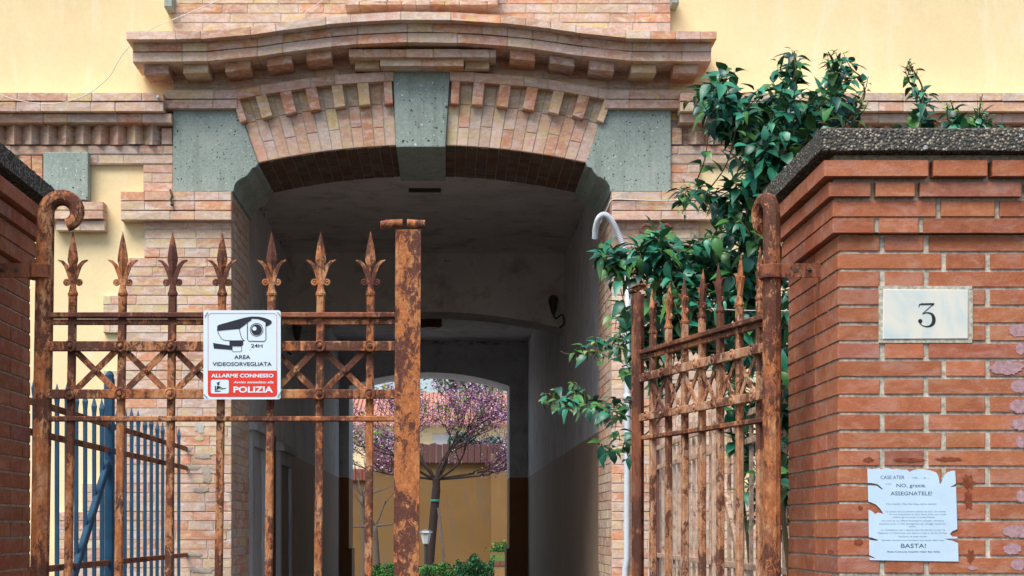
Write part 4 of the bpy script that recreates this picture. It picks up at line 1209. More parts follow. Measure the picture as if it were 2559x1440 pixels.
# ================================================================ PICKET FENCES
def fence(X, label, paint, post_m, s, ystart):
    t = thing("picket_fence", label, "fence", (X, (ystart + YF) / 2, 0), "picket fences between the gate piers and the building")
    def part(mb, nm, m): return local(t, mb.build(nm, m, t))
    rails = (EYE + 0.546, EYE + 0.415, EYE - 0.178)
    for z in rails:
        mb = MB(); mb.bar((X, ystart, z), (X, YF - 0.003, z), 0.012, 0.030, Vector((0, 0, 1)), bev=0.002)
        for k in range(60):
            yy = ystart + 0.06 + k * 0.105
            if yy < YF - 0.1: mb.sphere((X - s * 0.0065, yy, z), 0.004, 6, 4)
        part(mb, "rail", M['rust_dark'] if paint is M['blue'] else M['beige'])
    y = YF - 0.25
    while y > ystart:
        if abs(y - 8.65) > 0.07:
            mb = MB(); h = EYE + 0.68 + rnd.uniform(-0.012, 0.012); dx = rnd.uniform(-0.004, 0.004); dy = rnd.uniform(-0.012, 0.012); r = 0.0098
            yy = y + dy
            vs = []
            for z, rr, ox in ((0.06, r, 0), (h - 0.09, r, dx), (h - 0.055, r * 1.35, dx), (h, r * 0.12, dx * 1.3)):
                for q in range(4):
                    a = math.pi / 4 + math.pi / 2 * q; vs.append((X + s * 0.016 + ox + 1.3 * rr * math.cos(a), yy + 1.3 * rr * math.sin(a), z))
            fs = [(j * 4 + q, j * 4 + (q + 1) % 4, j * 4 + 4 + (q + 1) % 4, j * 4 + 4 + q) for j in range(3) for q in range(4)] + [(3, 2, 1, 0), (12, 13, 14, 15)]
            mb.add(vs, fs); part(mb, "picket", paint)
        y -= 0.2
    mb = MB(); mb.bar((X, 8.65, 0), (X, 8.65, EYE + 0.79), 0.050, 0.05); mb.sphere((X, 8.65, EYE + 0.80), 0.032, 8, 5, sc=(0.8, 0.8, 1.1)); part(mb, "post", post_m)
    mb = MB(); mb.bar((X + s * 0.005, 8.62, EYE + 0.34), (X + s * 0.005, 7.3, EYE - 0.62), 0.03, 0.05, Vector((0, 1, 0))); part(mb, "brace", post_m)
    return t
fence(-1.79, "blue picket fence behind the closed gate leaf", M['blue'], M['blue'], -1, 4.85)
fence(1.41, "faded beige picket fence behind the open gate leaf", M['beige'], M['beige'], 1, 4.85)
# scrolled iron end post against the right pilaster
t = thing("scroll_post", "brown iron post with a double scroll top against the brick pilaster behind the shrub", "post", (1.405, YF - 0.06, 0))
w = MB(); c0 = P(1640, 590, YF - 0.06)
w.bar((c0.x, YF - 0.06, 0), (c0.x, YF - 0.06, c0.z), 0.04, 0.02)
for s in (-1, 1):
    pts = [c0 + Vector((s * x * 0.00273, 0, z * 0.00273)) for x, z in ((3, -4), (5, 12), (14, 26), (28, 28), (38, 20), (38, 10), (30, 6), (25, 12))]
    w.tube([p for p in pts], [0.016, 0.016, 0.014, 0.012, 0.011, 0.010, 0.009, 0.006], 6)
local(t, w.build("scroll", m_plain("brown_iron", (0.16, 0.07, 0.055), 0.8), t))

# ================================================================ LEAF BUILDING
def leaf(mb, base, direction, up, L, W, droop, col, mat=0):
    """pointed, folded leaf with a drooping tip"""
    d = Vector(direction).normalized(); u = Vector(up); u = (u - d * u.dot(d))
    if u.length < 1e-3: u = d.orthogonal()
    u.normalize(); s = d.cross(u)
    ts = (0.0, 0.12, 0.32, 0.55, 0.78, 1.0); ws = (0.06, 0.55, 1.0, 0.92, 0.5, 0.0)
    vs = []
    for t_, w_ in zip(ts, ws):
        c = Vector(base) + d * (t_ * L) - u * (droop * L * t_ * t_)
        hw = W * w_ / 2
        vs += [c - s * hw + u * hw * 0.35, c, c + s * hw + u * hw * 0.35]
    fs = []
    for i in range(5):
        a = i * 3
        if i < 4:
            fs += [(a, a + 1, a + 4, a + 3), (a + 1, a + 2, a + 5, a + 4)]
        else: fs += [(a, a + 1, a + 4), (a + 1, a + 2, a + 4)]
    mb.add(vs, fs, col, mat)
def in_poly(x, y, poly):
    c = False; j = len(poly) - 1
    for i in range(len(poly)):
        xi, yi = poly[i]; xj, yj = poly[j]
        if (yi > y) != (yj > y) and x < (xj - xi) * (y - yi) / (yj - yi) + xi: c = not c
        j = i
    return c
def bez(pts, n=10):
    out = []
    for i in range(len(pts) - 1):
        p0 = pts[max(i - 1, 0)]; p1 = pts[i]; p2 = pts[i + 1]; p3 = pts[min(i + 2, len(pts) - 1)]
        for k in range(n):
            t_ = k / n
            out.append(0.5 * ((2 * p1) + (p2 - p0) * t_ + (2 * p0 - 5 * p1 + 4 * p2 - p3) * t_ * t_ + (3 * p1 - p0 - 3 * p2 + p3) * t_ ** 3))
    out.append(pts[-1]); return out
def shrub(name, label, limbs, regions, Y, base, leafL=0.085, group=None, spread=0.35, seed=11):
    r = random.Random(seed)
    t = thing(name, label, "shrub", base, group)
    st = MB(); lf = MB(); limb_pts = []
    for pl_, rad in limbs:
        pts = bez([P(x, y, Y + dy) for x, y, dy in pl_], 6)
        n = len(pts); st.tube(pts, [max(0.0018, rad * (1 - 0.8 * i / n)) for i in range(n)], 6)
        limb_pts += pts
    green = [(0.015, 0.125, 0.072), (0.025, 0.17, 0.095), (0.006, 0.055, 0.040), (0.040, 0.15, 0.035), (0.055, 0.16, 0.03), (0.022, 0.19, 0.115), (0.010, 0.085, 0.052)]
    young = [(0.16, 0.22, 0.04), (0.10, 0.18, 0.04)]
    def leaves_along(pts, n, size, tipyoung):
        ln = len(pts)
        for i in range(n):
            f = 0.15 + 0.85 * (i + r.random() * 0.6) / n
            k = min(ln - 2, int(f * (ln - 1))); p = pts[k].lerp(pts[k + 1], r.random())
            d = (pts[k + 1] - pts[k]).normalized()
            ang = i * 2.4 + r.uniform(-0.5, 0.5)
            side = d.orthogonal().normalized(); side.rotate(Matrix.Rotation(ang, 3, d))
            out = (side * 0.95 + d * r.uniform(0.1, 0.8) + Vector((r.uniform(-0.2, 0.2), -0.15, r.uniform(-0.15, 0.25)))).normalized()
            young_ = tipyoung and i >= n - 3
            L = size * (r.uniform(0.25, 0.45) if young_ else r.uniform(0.5, 1.0))
            c = r.choice(young if (young_ and r.random() < 0.8) else green); g_ = r.uniform(0.8, 1.25)
            base_ = p + out * 0.008
            leaf(lf, base_, out, Vector((r.uniform(-0.45, 0.45), -0.3 + r.uniform(-0.4, 0.4), 1)), L, L * r.uniform(0.52, 0.72), r.uniform(0.15, 0.95), tuple(x * g_ for x in c))
    for poly, ntw, size, ty, up in regions:
        ntw = int(ntw * 1.75 + 0.5)
        xs = [p[0] for p in poly]; ys = [p[1] for p in poly]; cnt = 0; guard = 0
        while cnt < ntw and guard < 20000:
            guard += 1
            x, y = r.uniform(min(xs), max(xs)), r.uniform(min(ys), max(ys))
            if not in_poly(x, y, poly): continue
            tip = P(x, y, Y + r.uniform(-spread, spread))
            near = min(limb_pts, key=lambda q: (q - tip).length + (0.25 if q.z > tip.z - 0.02 else 0) * up)
            v = tip - near
            mx = 0.10 if size < 0.07 else 0.26
            if v.length > mx: near = tip - v.normalized() * mx + Vector((0, 0, -0.03))
            mid = near.lerp(tip, 0.5) + Vector((r.uniform(-.02, .02), r.uniform(-.02, .02), -0.02 if up > 0 else 0.02))
            pts = bez([near, mid, tip], 4)
            st.tube(pts, [0.0032, 0.003, 0.0028, 0.0026, 0.0024, 0.002, 0.0018, 0.0015, 0.0012][:len(pts)], 5)
            leaves_along(pts, r.randint(4, 6) if size < 0.07 else r.randint(8, 12), size, ty)
            cnt += 1
    local(t, st.build("stem", M['stem'], t)); local(t, lf.build("foliage", M['leaf'], t, True))
    return t
YP = 6.7
limbs = [([(2010, 1900, 0), (1980, 1500, 0), (1935, 1100, 0), (1905, 800, 0), (1880, 600, 0), (1900, 480, 0), (1930, 380, 0), (1955, 280, 0.1), (1985, 190, 0.1), (1985, 130, 0.1)], 0.013),
         ([(1905, 760, 0), (1780, 660, 0), (1650, 620, -.1), (1560, 640, -.1), (1500, 645, -.1)], 0.010),
         ([(1890, 680, 0), (1830, 560, 0), (1770, 490, -.1), (1700, 470, -.1)], 0.008),
         ([(1925, 400, 0), (1850, 310, 0), (1790, 230, 0.1), (1770, 180, 0.1)], 0.010),
         ([(1945, 330, 0), (2040, 290, .1), (2100, 220, .1), (2070, 130, 0)], 0.010),
         ([(2000, 350, 0.1), (2120, 300, .2), (2160, 240, .2), (2150, 190, .2)], 0.008),
         ([(1915, 900, 0), (1760, 860, 0.2), (1600, 850, .2), (1540, 870, .2), (1430, 885, .2), (1400, 878, .2)], 0.006),
         ([(1925, 900, 0), (1800, 940, 0.3), (1700, 960, 0.3), (1600, 1020, .4), (1450, 995, .4), (1360, 1008, .4)], 0.005),
         ([(1700, 960, 0.3), (1640, 1060, 0.4), (1560, 1120, .4), (1490, 1128, .4)], 0.005)]
regions = [([(1720, 250), (1790, 160), (1900, 190), (2080, 200), (2160, 250), (2120, 330), (2020, 330), (1940, 400), (1880, 440), (1800, 340)], 70, 0.082, False, 1),
           ([(1760, 150), (1830, 200), (1780, 240)], 3, 0.06, True, 1), ([(1950, 100), (2000, 110), (2000, 220), (1930, 200)], 4, 0.07, True, 1),
           ([(2060, 100), (2110, 120), (2130, 220), (2060, 220)], 5, 0.07, True, 1), ([(2130, 190), (2180, 190), (2170, 300), (2130, 300)], 4, 0.06, True, 1),
           ([(1860, 380), (1960, 340), (1950, 440), (1905, 520), (1890, 620), (1840, 560), (1830, 500)], 22, 0.085, False, 1),
           ([(1700, 460), (1780, 455), (1790, 520), (1700, 540), (1660, 500)], 5, 0.07, True, 0),
           ([(1612, 590), (1645, 565), (1700, 640), (1760, 640), (1870, 700), (1880, 860), (1640, 840), (1530, 800), (1530, 700), (1580, 660)], 40, 0.085, False, 0),
           ([(1640, 680), (1900, 690), (1900, 900), (1640, 900)], 44, 0.085, False, 0),
           ([(1490, 640), (1550, 615), (1550, 680), (1500, 670)], 4, 0.085, False, 0),
           ([(1520, 800), (1600, 780), (1600, 900), (1510, 890)], 4, 0.069, False, 0), ([(1570, 820), (1650, 780), (1650, 1000), (1580, 980)], 6, 0.075, False, 0),
           ([(1400, 865), (1500, 870), (1560, 905), (1450, 900)], 6, 0.062, True, 0),
           ([(1362, 995), (1440, 990), (1440, 1030), (1380, 1025)], 5, 0.055, True, 0), ([(1400, 1010), (1480, 1000), (1600, 1010), (1600, 1070), (1480, 1060), (1410, 1040)], 9, 0.069, False, 0),
           ([(1500, 1110), (1590, 1090), (1600, 1145), (1510, 1140)], 5, 0.062, False, 0),
           ([(1770, 520), (1880, 540), (1890, 690), (1760, 650)], 9, 0.08, False, 0),
           ([(1950, 560), (1985, 560), (1985, 760), (1955, 760)], 4, 0.08, False, 0), ([(1930, 760), (1985, 760), (1985, 1250), (1930, 1250)], 14, 0.08, False, 0)]
shrub("evergreen_shrub", "tall dark green evergreen shrub spreading behind the open gate and pier", limbs, regions, YP, (1.4, YP, 0), 0.085)
shrub("evergreen_shrub", "single leafy shoot rising above the concrete coping of the numbered pier", [([(2320, 1900, 0), (2300, 900, 0), (2290, 420, 0), (2300, 300, 0), (2305, 220, 0), (2270, 158, 0)], 0.010)],
      [([(2240, 300), (2330, 290), (2340, 345), (2230, 345)], 7, 0.075, False, 1), ([(2270, 180), (2320, 200), (2320, 270), (2270, 250)], 3, 0.068, False, 1), ([(2245, 150), (2300, 150), (2310, 200), (2260, 185)], 3, 0.05, True, 1)], 6.2, (1.8, 6.2, 0), group=None, spread=0.12, seed=5)
shrub("evergreen_shrub", "low leafy bush top at the far end of the concrete coping", [([(2440, 1900, 0), (2430, 900, 0), (2420, 420, 0), (2400, 330, 0), (2375, 250, 0)], 0.010), ([(2430, 420, 0), (2440, 330, 0), (2455, 235, 0)], 0.006)],
      [([(2340, 290), (2480, 280), (2490, 345), (2340, 345)], 13, 0.075, False, 1), ([(2360, 240), (2400, 240), (2400, 300), (2360, 300)], 3, 0.06, True, 1), ([(2440, 225), (2480, 230), (2485, 290), (2430, 290)], 4, 0.06, True, 1)], 6.3, (2.0, 6.3, 0), group=None, spread=0.12, seed=6)
# low bush beyond the beige fence
shrub("evergreen_shrub", "dark bush growing low behind the beige picket fence", [([(1900, 2000, 0), (1880, 1500, 0), (1850, 1200, 0), (1800, 950, 0)], 0.014), ([(1880, 1500, 0), (1960, 1200, 0), (1975, 800, 0)], 0.010)],
      [([(1830, 920), (1990, 700), (1990, 1300), (1900, 1300)], 34, 0.09, False, 1)], 7.9, (1.5, 7.9, 0), spread=0.3, seed=8)

# ================================================================ PIPE, CABLES
t = thing("conduit_pipe", "white plastic conduit with a bent ribbed hose end beside the arch", "pipe", (PX(1566, YF), YF - 0.1, 0))
w = MB(); Yc = YF - 0.035
path = [(1562, 1905), (1562, 1420), (1566, 1395), (1567, 1000), (1569, 800), (1569, 668)]
w.tube([P(x, y, Yc) for x, y in path], 0.0205, 10)
w.tube([P(1567, 1003, Yc), P(1567, 985, Yc)], 0.0245, 10)
local(t, w.build("rigid_pipe", M['pvc'], t, True))
w = MB(); pp = bez([P(1569, 672, Yc), P(1562, 630, Yc - 0.01), P(1545, 585, Yc - 0.03), P(1528, 552, Yc - 0.06), P(1512, 537, Yc - 0.07), P(1497, 545, Yc - 0.04), P(1489, 570, Yc + 0.02), P(1487, 596, Yc + 0.06)], 22)
w.tube(pp, [0.0195 + (0.0022 if i % 2 else -0.0012) for i in range(len(pp))], 10)
local(t, w.build("ribbed_hose", M['pvc'], t))
def cable(name, label, pts, Y, r, m, n=8):
    mb = MB(); mb.tube(bez([P(x, y, Y + d) for x, y, d in pts], n), r, 5)
    o = mb.build(name, m, None, True); return tag(o, label, "cable")
cable("cable", "thin white cable sagging across the yellow wall beside the cornice", [(-60, 205, 0), (0, 236, 0), (50, 252, 0), (130, 260, 0), (210, 240, 0), (270, 195, 0), (300, 145, 0), (335, 105, 0.02), (380, 72, 0.05), (460, 38, 0.05), (560, -4, 0.05), (700, -60, 0.1)], YF - 0.20, 0.0032, M['cable'])
cable("cable", "short pale wire over the brick capital above the white conduit", [(1500, 560, 0.1), (1518, 520, 0.02), (1532, 499, 0), (1580, 500, 0), (1660, 502, 0), (1720, 498, 0)], YF - 0.085, 0.0035, M['cable'])
cable("cable", "thin wire stretched level behind the spikes of the open gate", [(1780, 772, 0), (1860, 776, 0), (1960, 777, 0), (2030, 778, 0)], 6.1, 0.0015, M['cable'])
cable("cable", "thin grey wire rising over the brick wall above the cornice", [(752, 40, 0), (775, 24, 0), (800, 5, 0), (830, -20, 0)], YF - 0.02, 0.003, M['cable'])
mb = MB(); mb.tube(bez([P(425, 474, YF - 0.08), P(430, 490, YF - 0.09), P(427, 500, YF - 0.085), P(431, 510, YF - 0.085)], 5), 0.007, 6); mb.sphere(P(430, 511, YF - 0.09), 0.013, 8, 5)
tag(mb.build("wall_hook", M['dark']), "small dark metal hook hanging under a springer stone over the brick capital", "hook")
mb = MB(); mb.sphere(P(395, 243, YF - 0.18), 0.013, 10, 6); mb.tube([P(395, 243, YF - 0.17), P(395, 243, YF - 0.1)], 0.006, 6)
tag(mb.build("cable_clip", M['pvc']), "small white cable clip at the end of the string course", "clip")

# ================================================================ PASSAGE FITTINGS
def lamp(x, y, Y, s, label):
    t = thing("wall_lamp", label, "lamp", P(x, y + 60, Y))
    c = P(x, y, Y)
    w = MB(); w.lathe([(0.015, 0.07), (0.042, 0.05), (0.05, 0.015), (0.04, -0.03), (0.026, -0.09), (0.010, -0.13)], c, 8); local(t, w.build("lantern", M['dark'], t))
    w = MB(); pts = [c + Vector((s * 0.0, 0, -0.13)), c + Vector((s * 0.03, 0.01, -0.16)), c + Vector((s * 0.09, 0.03, -0.12)), c + Vector((s * 0.11, 0.08, -0.2)), c + Vector((s * 0.07, 0.12, -0.24))]
    w.tube(bez(pts, 5), 0.009, 6); local(t, w.build("bracket", M['dark'], t))
lamp(1383, 755, YM - 0.14, 1, "dark wall lamp on the cross arch with nothing in front of it")
lamp(742, 822, YM - 0.14, -1, "dark wall lamp on the cross arch seen between gate and sign")
t = thing("ceiling_lamp", "brown box lamp on the passage ceiling beyond the cross arch", "lamp", P(1076, 800, 20.5))
w = MB(); c = P(1076, 800, 20.5); w.lathe([(0.12, 0.11), (0.14, 0.08), (0.14, -0.08), (0.11, -0.10)], c, 6); w.box(c.x - 0.02, c.x + 0.02, c.y - 0.02, c.y + 0.02, c.z + 0.1, HC)
local(t, w.build("lamp_body", m_plain("brown_glass", (0.16, 0.06, 0.03), 0.5), t))
mb = MB(); c = P(1062, 478, 13.3); mb.box(c.x - 0.13, c.x + 0.13, 13.2, 13.23, HC - 0.03, HC)
tag(mb.build("ceiling_rail", M['dark']), "short dark metal rail fixed to the passage ceiling behind the keystone", "rail")

# ================================================================ COURTYARD
# ochre garden wall with cap
def wall_thing(name, label, parts, loc):
    t = thing(name, label, "wall", loc)
    for nm, m, fn in parts:
        mb = MB(); fn(mb); local(t, mb.build(nm, m, t))
    return t
YG = 36.0
gx = lambda px: PX(px, YG)
def gw(mb): mb.box(gx(916), gx(1600), YG, YG + 0.4, 0, PZ(1158, YG))
def gw2(mb): mb.box(gx(1226), gx(1600), YG - 0.5, YG - 0.002, 0, PZ(1140, YG))
def gc(mb):
    for i in range(26):
        a = gx(930) + i * 0.14; mb.brick([(a + .004, YG - .12, PZ(1158, YG)), (a + .136, YG - .12, PZ(1158, YG)), (a + .136, YG - .12, PZ(1110, YG) + rnd.uniform(-.03, .03)), (a + .004, YG - .12, PZ(1110, YG))], NF, 0.5, 0.01, (0.10, 0.045, 0.04))
wall_thing("garden_wall", "stained ochre garden wall with a dark brick coping behind the blossom tree", [("plaster_face", M['ochre'], gw), ("projecting_pier", M['ochre_light'], gw2), ("coping", m_attr("dark_coping"), gc)], (gx(1150), YG, 0))
def lw(mb): mb.box(gx(780), gx(912), YG + 0.5, YG + 0.9, 0, PZ(1200, YG))
def lc(mb):
    for i in range(9):
        a = gx(775) + i * 0.14; mb.brick([(a + .004, YG + .42, PZ(1200, YG)), (a + .136, YG + .42, PZ(1200, YG)), (a + .136, YG + .42, PZ(1170, YG)), (a + .004, YG + .42, PZ(1170, YG))], NF, 0.55, 0.01, (0.22, 0.07, 0.05))
wall_thing("garden_wall", "low ochre wall with a red brick coping beside the bare trunks", [("plaster_face", M['ochre'], lw), ("coping", m_attr("red_coping"), lc)], (gx(850), YG + 0.6, 0))
# far house
YH = 50.0
hx = lambda px: PX(px, YH)
t = thing("courtyard_house", "cream house with terracotta tiled roof seen through the passage", "house", (hx(1080), YH, 0))
w = MB(); w.box(hx(600), hx(1500), YH, YH + 8, 0, PZ(1052, YH)); local(t, w.build("wall", M['cream'], t))
w = MB(); z0, z1 = PZ(1056, YH), PZ(994, YH)
rx0, rx1 = hx(560), hx(1540)
w.add([(rx0, YH - 0.5, z0), (rx1, YH - 0.5, z0), (rx1, YH + 4, z1 + 0.45), (rx0, YH + 4, z1 + 0.45), (rx1, YH + 8.5, z0), (rx0, YH + 8.5, z0)], [(0, 1, 2, 3), (3, 2, 4, 5)])
w.box(rx0, rx1, YH - 0.5, YH - 0.38, z0 - 0.10, z0 + 0.01)
n = 90
for i in range(n):
    x = rx0 + (rx1 - rx0) * (i + 0.5) / n
    w.tube([(x, YH - 0.5, z0 + 0.02), (x, YH + 4, z1 + 0.47)], 0.045, 5)
rf = local(t, w.build("roof", M['roof'], t))
for px in (1055, 1266):
    w = MB(); x = hx(px); w.box(x - 0.14, x + 0.14, YH + 1.5, YH + 1.9, z0 + 0.4, PZ(982, YH)); w.box(x - 0.18, x + 0.18, YH + 1.46, YH + 1.94, PZ(982, YH), PZ(977, YH)); w.box(x - 0.12, x + 0.12, YH + 1.53, YH + 1.87, PZ(977, YH), PZ(972, YH))
    ch_ = w.build("chimney", M['terracotta'], rf); local(t, ch_)
for px in (985, 1110):
    w = MB(); x = hx(px); w.box(x - 0.35, x + 0.35, YH - 0.03, YH + 0.05, PZ(1180, YH), PZ(1085, YH)); f = local(t, w.build("window", M['doorpaint'], t))
    w = MB(); w.box(x - 0.28, x + 0.28, YH - 0.035, YH - 0.031, PZ(1174, YH), PZ(1091, YH)); f2 = w.build("pane", M['glass_dark'], f); local(t, f2)
# trees
def quad_leaf(mb, p, s, col, r):
    a = Vector((r.uniform(-1, 1), r.uniform(-1, 1), r.uniform(-1, 1))).normalized(); b = a.orthogonal().normalized()
    b.rotate(Matrix.Rotation(r.uniform(0, 6.28), 3, a)); c = a.cross(b)
    mb.add([p - b * s, p - c * s * 0.6 + a * s * 0.2, p + b * s, p + c * s * 0.6 + a * s * 0.2], [(0, 1, 2, 3)], col)
def grow(mb, p, d, L, r0, depth, r, ends, curve=0.25, split=(2, 3), spread=0.5, lift=0.3, shrink=0.75):
    pts = [p]; dd = d.normalized(); n = 5
    for i in range(n):
        dd = (dd + Vector((r.uniform(-1, 1), r.uniform(-1, 1), r.uniform(-0.5, 1) * lift)) * curve * 0.5).normalized()
        pts.append(pts[-1] + dd * L / n)
    mb.tube(pts, [r0 * (1 - 0.45 * i / n) for i in range(n + 1)], 6, cap=False)
    for q in pts[1:]: ends.append((q, dd, depth))
    if depth == 0: return
    for i in range(r.randint(*split)):
        q = pts[r.randint(3, n)]
        nd = (dd + Vector((r.uniform(-1, 1), r.uniform(-1, 1), r.uniform(-0.3, 0.8))) * spread).normalized()
        grow(mb, q, nd, L * shrink * r.uniform(0.8, 1.1), r0 * 0.55, depth - 1, r, ends, curve, split, spread, lift, shrink)
r = random.Random(21); YT = 31.0
t = thing("blossom_tree", "pink blossoming plum tree with a dark trunk in the courtyard", "tree", P(1078, 1500, YT) * 1.0)
t.location = (PX(1080, YT), YT, 0)
w = MB(); fork = P(1090, 1195, YT)
w.tube(bez([Vector((PX(1070, YT), YT, 0)), P(1075, 1400, YT), P(1084, 1290, YT), P(1090, 1225, YT), fork], 5), [0.095, 0.092, 0.09, 0.085] + [0.08] * 12 + [0.072] * 5, 8)
local(t, w.build("trunk", M['bark'], t, True))
w = MB(); ends = []
for dx, dz in ((-0.9, 1.0), (-0.45, 1.3), (0.0, 1.5), (0.4, 1.3), (0.85, 1.0), (1.3, 0.7), (-1.3, 0.65), (1.6, 0.35), (1.5, 0.1), (-1.6, 0.3)):
    grow(w, fork + Vector((dx * 0.03, 0, -0.02)), Vector((dx, r.uniform(-0.6, 0.6), dz)), 1.0, 0.026, 3, r, ends, 0.6, (3, 5), 0.8, 0.3, 0.72)
local(t, w.build("branches", M['bark'], t))
w = MB(); pk = [(0.42, 0.22, 0.38), (0.24, 0.09, 0.22), (0.70, 0.52, 0.68), (0.22, 0.08, 0.16), (0.14, 0.045, 0.09)]; gr = [(0.22, 0.36, 0.05), (0.12, 0.25, 0.04)]
for p, d, dep in ends:
    if dep > 2: continue
    for _ in range(4 if dep < 2 else 3):
        q = p + Vector((r.gauss(0, 0.06), r.gauss(0, 0.06), r.gauss(0, 0.06)))
        quad_leaf(w, q, r.uniform(0.014, 0.028), r.choice(pk), r)
    if r.random() < 0.05:
        for _ in range(4): quad_leaf(w, p + Vector((r.gauss(0, 0.04), r.gauss(0, 0.04), r.gauss(0, 0.04))), 0.04, r.choice(gr), r)
local(t, w.build("blossom", M['petal'], t))
w = MB(); c = P(1087, 1251, YT); w.lathe([(0.098, -0.02), (0.102, 0), (0.098, 0.02)], c, 10); local(t, w.build("tie_band", m_plain("green_tie", (0.05, 0.25, 0.18), 0.6), t))
w = MB(); w.bar(P(1096, 1270, YT - 0.15), P(1126, 1560, YT - 0.9), 0.055, 0.05)
tag(w.build("support_stake", M['bark_grey']), "slanting wooden stake propped against the blossom tree trunk", "stake")
# lantern on a post
t = thing("garden_lantern", "small grey garden lantern on a post beside the blossom tree trunk", "lantern", (PX(1064, 30.3), 30.3, 0))
c = P(1064, 1345, 30.3)
w = MB(); w.lathe([(0.03, -1.8), (0.03, -0.12), (0.045, -0.12)], c, 8); local(t, w.build("post", M['dark'], t))
w = MB(); w.lathe([(0.035, -0.12), (0.055, -0.10), (0.095, 0.08), (0.10, 0.10)], c, 6); local(t, w.build("lantern_glass", M['doorpaint'], t))
w = MB(); w.lathe([(0.13, 0.10), (0.12, 0.125), (0.02, 0.16)], c, 6); local(t, w.build("lid", M['metal'], t))
# bare pollarded tree at left
def bare(name, label, base, top, ht, seed, br):
    rr = random.Random(seed); t = thing(name, label, "tree", (base[0], base[1], 0))
    w = MB(); ends = []
    w.tube(bez([Vector(base), Vector(base).lerp(Vector(top), 0.5) + Vector((0.04, 0, 0)), Vector(top)], 6), [0.07 - 0.002 * i for i in range(13)], 7)
    local(t, w.build("trunk", M['bark_grey'], t, True))
    w = MB()
    for dx, dz in br: grow(w, Vector(top), Vector((dx, rr.uniform(-0.4, 0.4), dz)), 0.5, 0.022, 1, rr, ends, 0.3, (1, 2), 0.6, 0.2, 0.7)
    local(t, w.build("branches", M['bark_grey'], t))
bare("bare_tree", "bare grey pollarded trunk behind the last gate bar", (PX(938, 30), 30, 0), tuple(P(937, 1315, 30)), 1, 4, ((-0.4, 1), (0.5, 0.8), (1, 0.1), (-1, -0.1)))
bare("bare_tree", "crooked bare trunk against the low wall with red brick coping", (PX(905, 33), 33, 0), tuple(P(905, 1240, 33)), 1, 9, ((-0.6, 0.9), (0.5, 0.8), (1.2, 0.35), (-0.3, 1.2)))
# hedge along the bottom
def leafmass(name, label, cat, x0, x1, zfun, Y, dy, n, cols, size, seed, stem_x=None):
    rr = random.Random(seed); t = thing(name, label, cat, ((PX(x0, Y) + PX(x1, Y)) / 2, Y, 0))
    w = MB()
    for _ in range(n):
        px = rr.uniform(x0, x1); x = PX(px, Y); zt = PZ(zfun(px), Y)
        z = zt - abs(rr.gauss(0, 0.16)); z = max(0.05, z - rr.random() ** 2 * 0.3)
        quad_leaf(w, Vector((x, Y + rr.uniform(-dy, dy), z + rr.uniform(-0.02, 0.02))), size * rr.uniform(0.6, 1.3), rr.choice(cols), rr)
    local(t, w.build("foliage", M['grass'], t))
    w = MB()
    for _ in range(14):
        px = rr.uniform(x0, x1); w.tube([(PX(px, Y) , Y + rr.uniform(-dy, dy) * 0.5, 0), (PX(px, Y) + rr.uniform(-.1, .1), Y, PZ(zfun(px), Y) - 0.1)], 0.01, 5)
    local(t, w.build("stem", M['bark'], t))
    return t
G1 = [(0.06, 0.22, 0.04), (0.04, 0.15, 0.03), (0.10, 0.28, 0.05), (0.02, 0.08, 0.02)]
leafmass("hedge", "bright green low hedge across the bottom of the far arch", "hedge", 930, 1180, lambda x: 1412 + 5 * math.sin(x * 0.05), 29.0, 0.35, 4200, G1, 0.03, 1)
leafmass("courtyard_bush", "darker green bush at the end of the low hedge below the planter", "bush", 1140, 1235, lambda x: 1395 + 12 * math.sin(x * 0.11), 28.6, 0.3, 2200, [(0.03, 0.13, 0.04), (0.02, 0.09, 0.03), (0.05, 0.18, 0.06)], 0.028, 2)
leafmass("climbing_plant", "grey green climbing foliage over the garden wall under the blossom", "plant", 1120, 1300, lambda x: 1085 + (x - 1120) * 0.12 + 8 * math.sin(x * 0.08), 37.2, 0.5, 3800, [(0.10, 0.19, 0.15), (0.14, 0.24, 0.20), (0.06, 0.13, 0.09)], 0.045, 3)
leafmass("courtyard_bush", "green bush rising above the garden wall in front of the cream house", "bush", 935, 1020, lambda x: 1090, 37.0, 0.4, 1500, [(0.10, 0.2, 0.08), (0.07, 0.14, 0.06)], 0.04, 6)
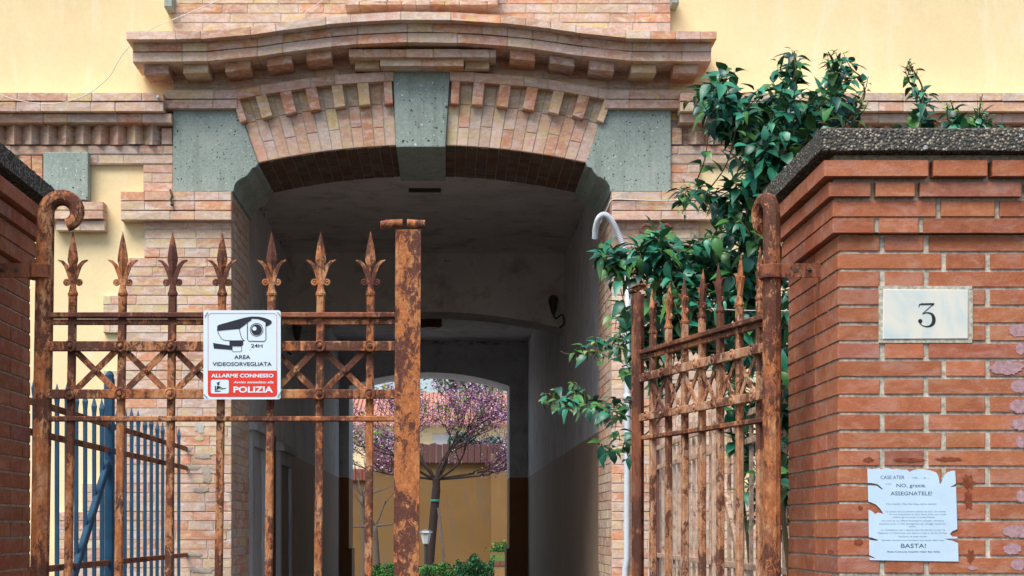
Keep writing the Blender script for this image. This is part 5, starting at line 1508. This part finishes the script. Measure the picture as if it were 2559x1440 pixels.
# distant trees beyond the roof
def big_tree(px, Y, ztop, wd, label, seed, cols, n=2600):
    rr = random.Random(seed); t = thing("distant_tree", label, "tree", (PX(px, Y), Y, 0)); x = PX(px, Y)
    w = MB(); w.tube([(x, Y, 0), (x + 0.1, Y, ztop * 0.5), (x, Y, ztop * 0.85)], [0.25, 0.18, 0.05], 7)
    for _ in range(10): w.tube([(x, Y, ztop * rr.uniform(0.4, 0.7)), (x + rr.uniform(-wd, wd) * .7, Y + rr.uniform(-1, 1), ztop * rr.uniform(0.75, 0.95))], [0.08, 0.02], 5)
    local(t, w.build("trunk", M['bark'], t))
    w = MB(); cl = [(rr.uniform(-wd, wd), rr.uniform(-wd, wd) * .6, ztop * rr.uniform(0.62, 0.95), rr.uniform(0.5, 1.1)) for _ in range(26)]
    for _ in range(n):
        a = rr.choice(cl); v = Vector((rr.gauss(0, 1), rr.gauss(0, 1), rr.gauss(0, 0.8))) * a[3] * 0.5
        quad_leaf(w, Vector((x + a[0], Y + a[1], a[2])) + v, rr.uniform(0.08, 0.16), rr.choice(cols), rr)
    local(t, w.build("crown", M['grass'], t))
big_tree(1215, 62, 8.0, 1.5, "grey green dense tree rising beyond the terracotta roof", 4, [(0.16, 0.22, 0.17), (0.10, 0.16, 0.11), (0.2, 0.27, 0.2)])
big_tree(905, 60, 6.9, 1.0, "thin pale sparse tree beyond the terracotta roof", 5, [(0.20, 0.24, 0.22), (0.14, 0.17, 0.15)], 900)
# planter on brick shelf
t = thing("planter", "green plastic planter on a brick ledge against the ochre wall", "planter", P(1245, 1400, 34.5))
c = P(1245, 1395, 34.5)
w = MB(); w.box(c.x - 0.17, c.x + 0.22, c.y - 0.1, c.y + 0.1, c.z - 0.06, c.z + 0.08); local(t, w.build("pot", m_plain("dull_green_plastic", (0.13, 0.20, 0.05), 0.6), t))
w = MB(); rr = random.Random(3)
for _ in range(420): quad_leaf(w, c + Vector((rr.gauss(0.05, 0.10), rr.gauss(0, 0.06), 0.14 + abs(rr.gauss(0, 0.09)))), 0.03, rr.choice(G1), rr)
local(t, w.build("leaves", M['grass'], t))
mb = MB()
for i in range(4): mb.brick([(c.x - 0.2 + i * 0.12, c.y - 0.12, c.z - 0.16), (c.x - 0.085 + i * 0.12, c.y - 0.12, c.z - 0.16), (c.x - 0.085 + i * 0.12, c.y - 0.12, c.z - 0.06), (c.x - 0.2 + i * 0.12, c.y - 0.12, c.z - 0.06)], NF, 0.3, 0.004, (0.18, 0.07, 0.05))
mb.box(c.x - 0.19, c.x + 0.27, c.y - 0.1, c.y + 0.15, 0, c.z - 0.161, (0.3, 0.18, 0.07))
tag(mb.build("brick_ledge", m_attr("ledge_brick")), "small brick ledge carrying the green planter", "ledge")
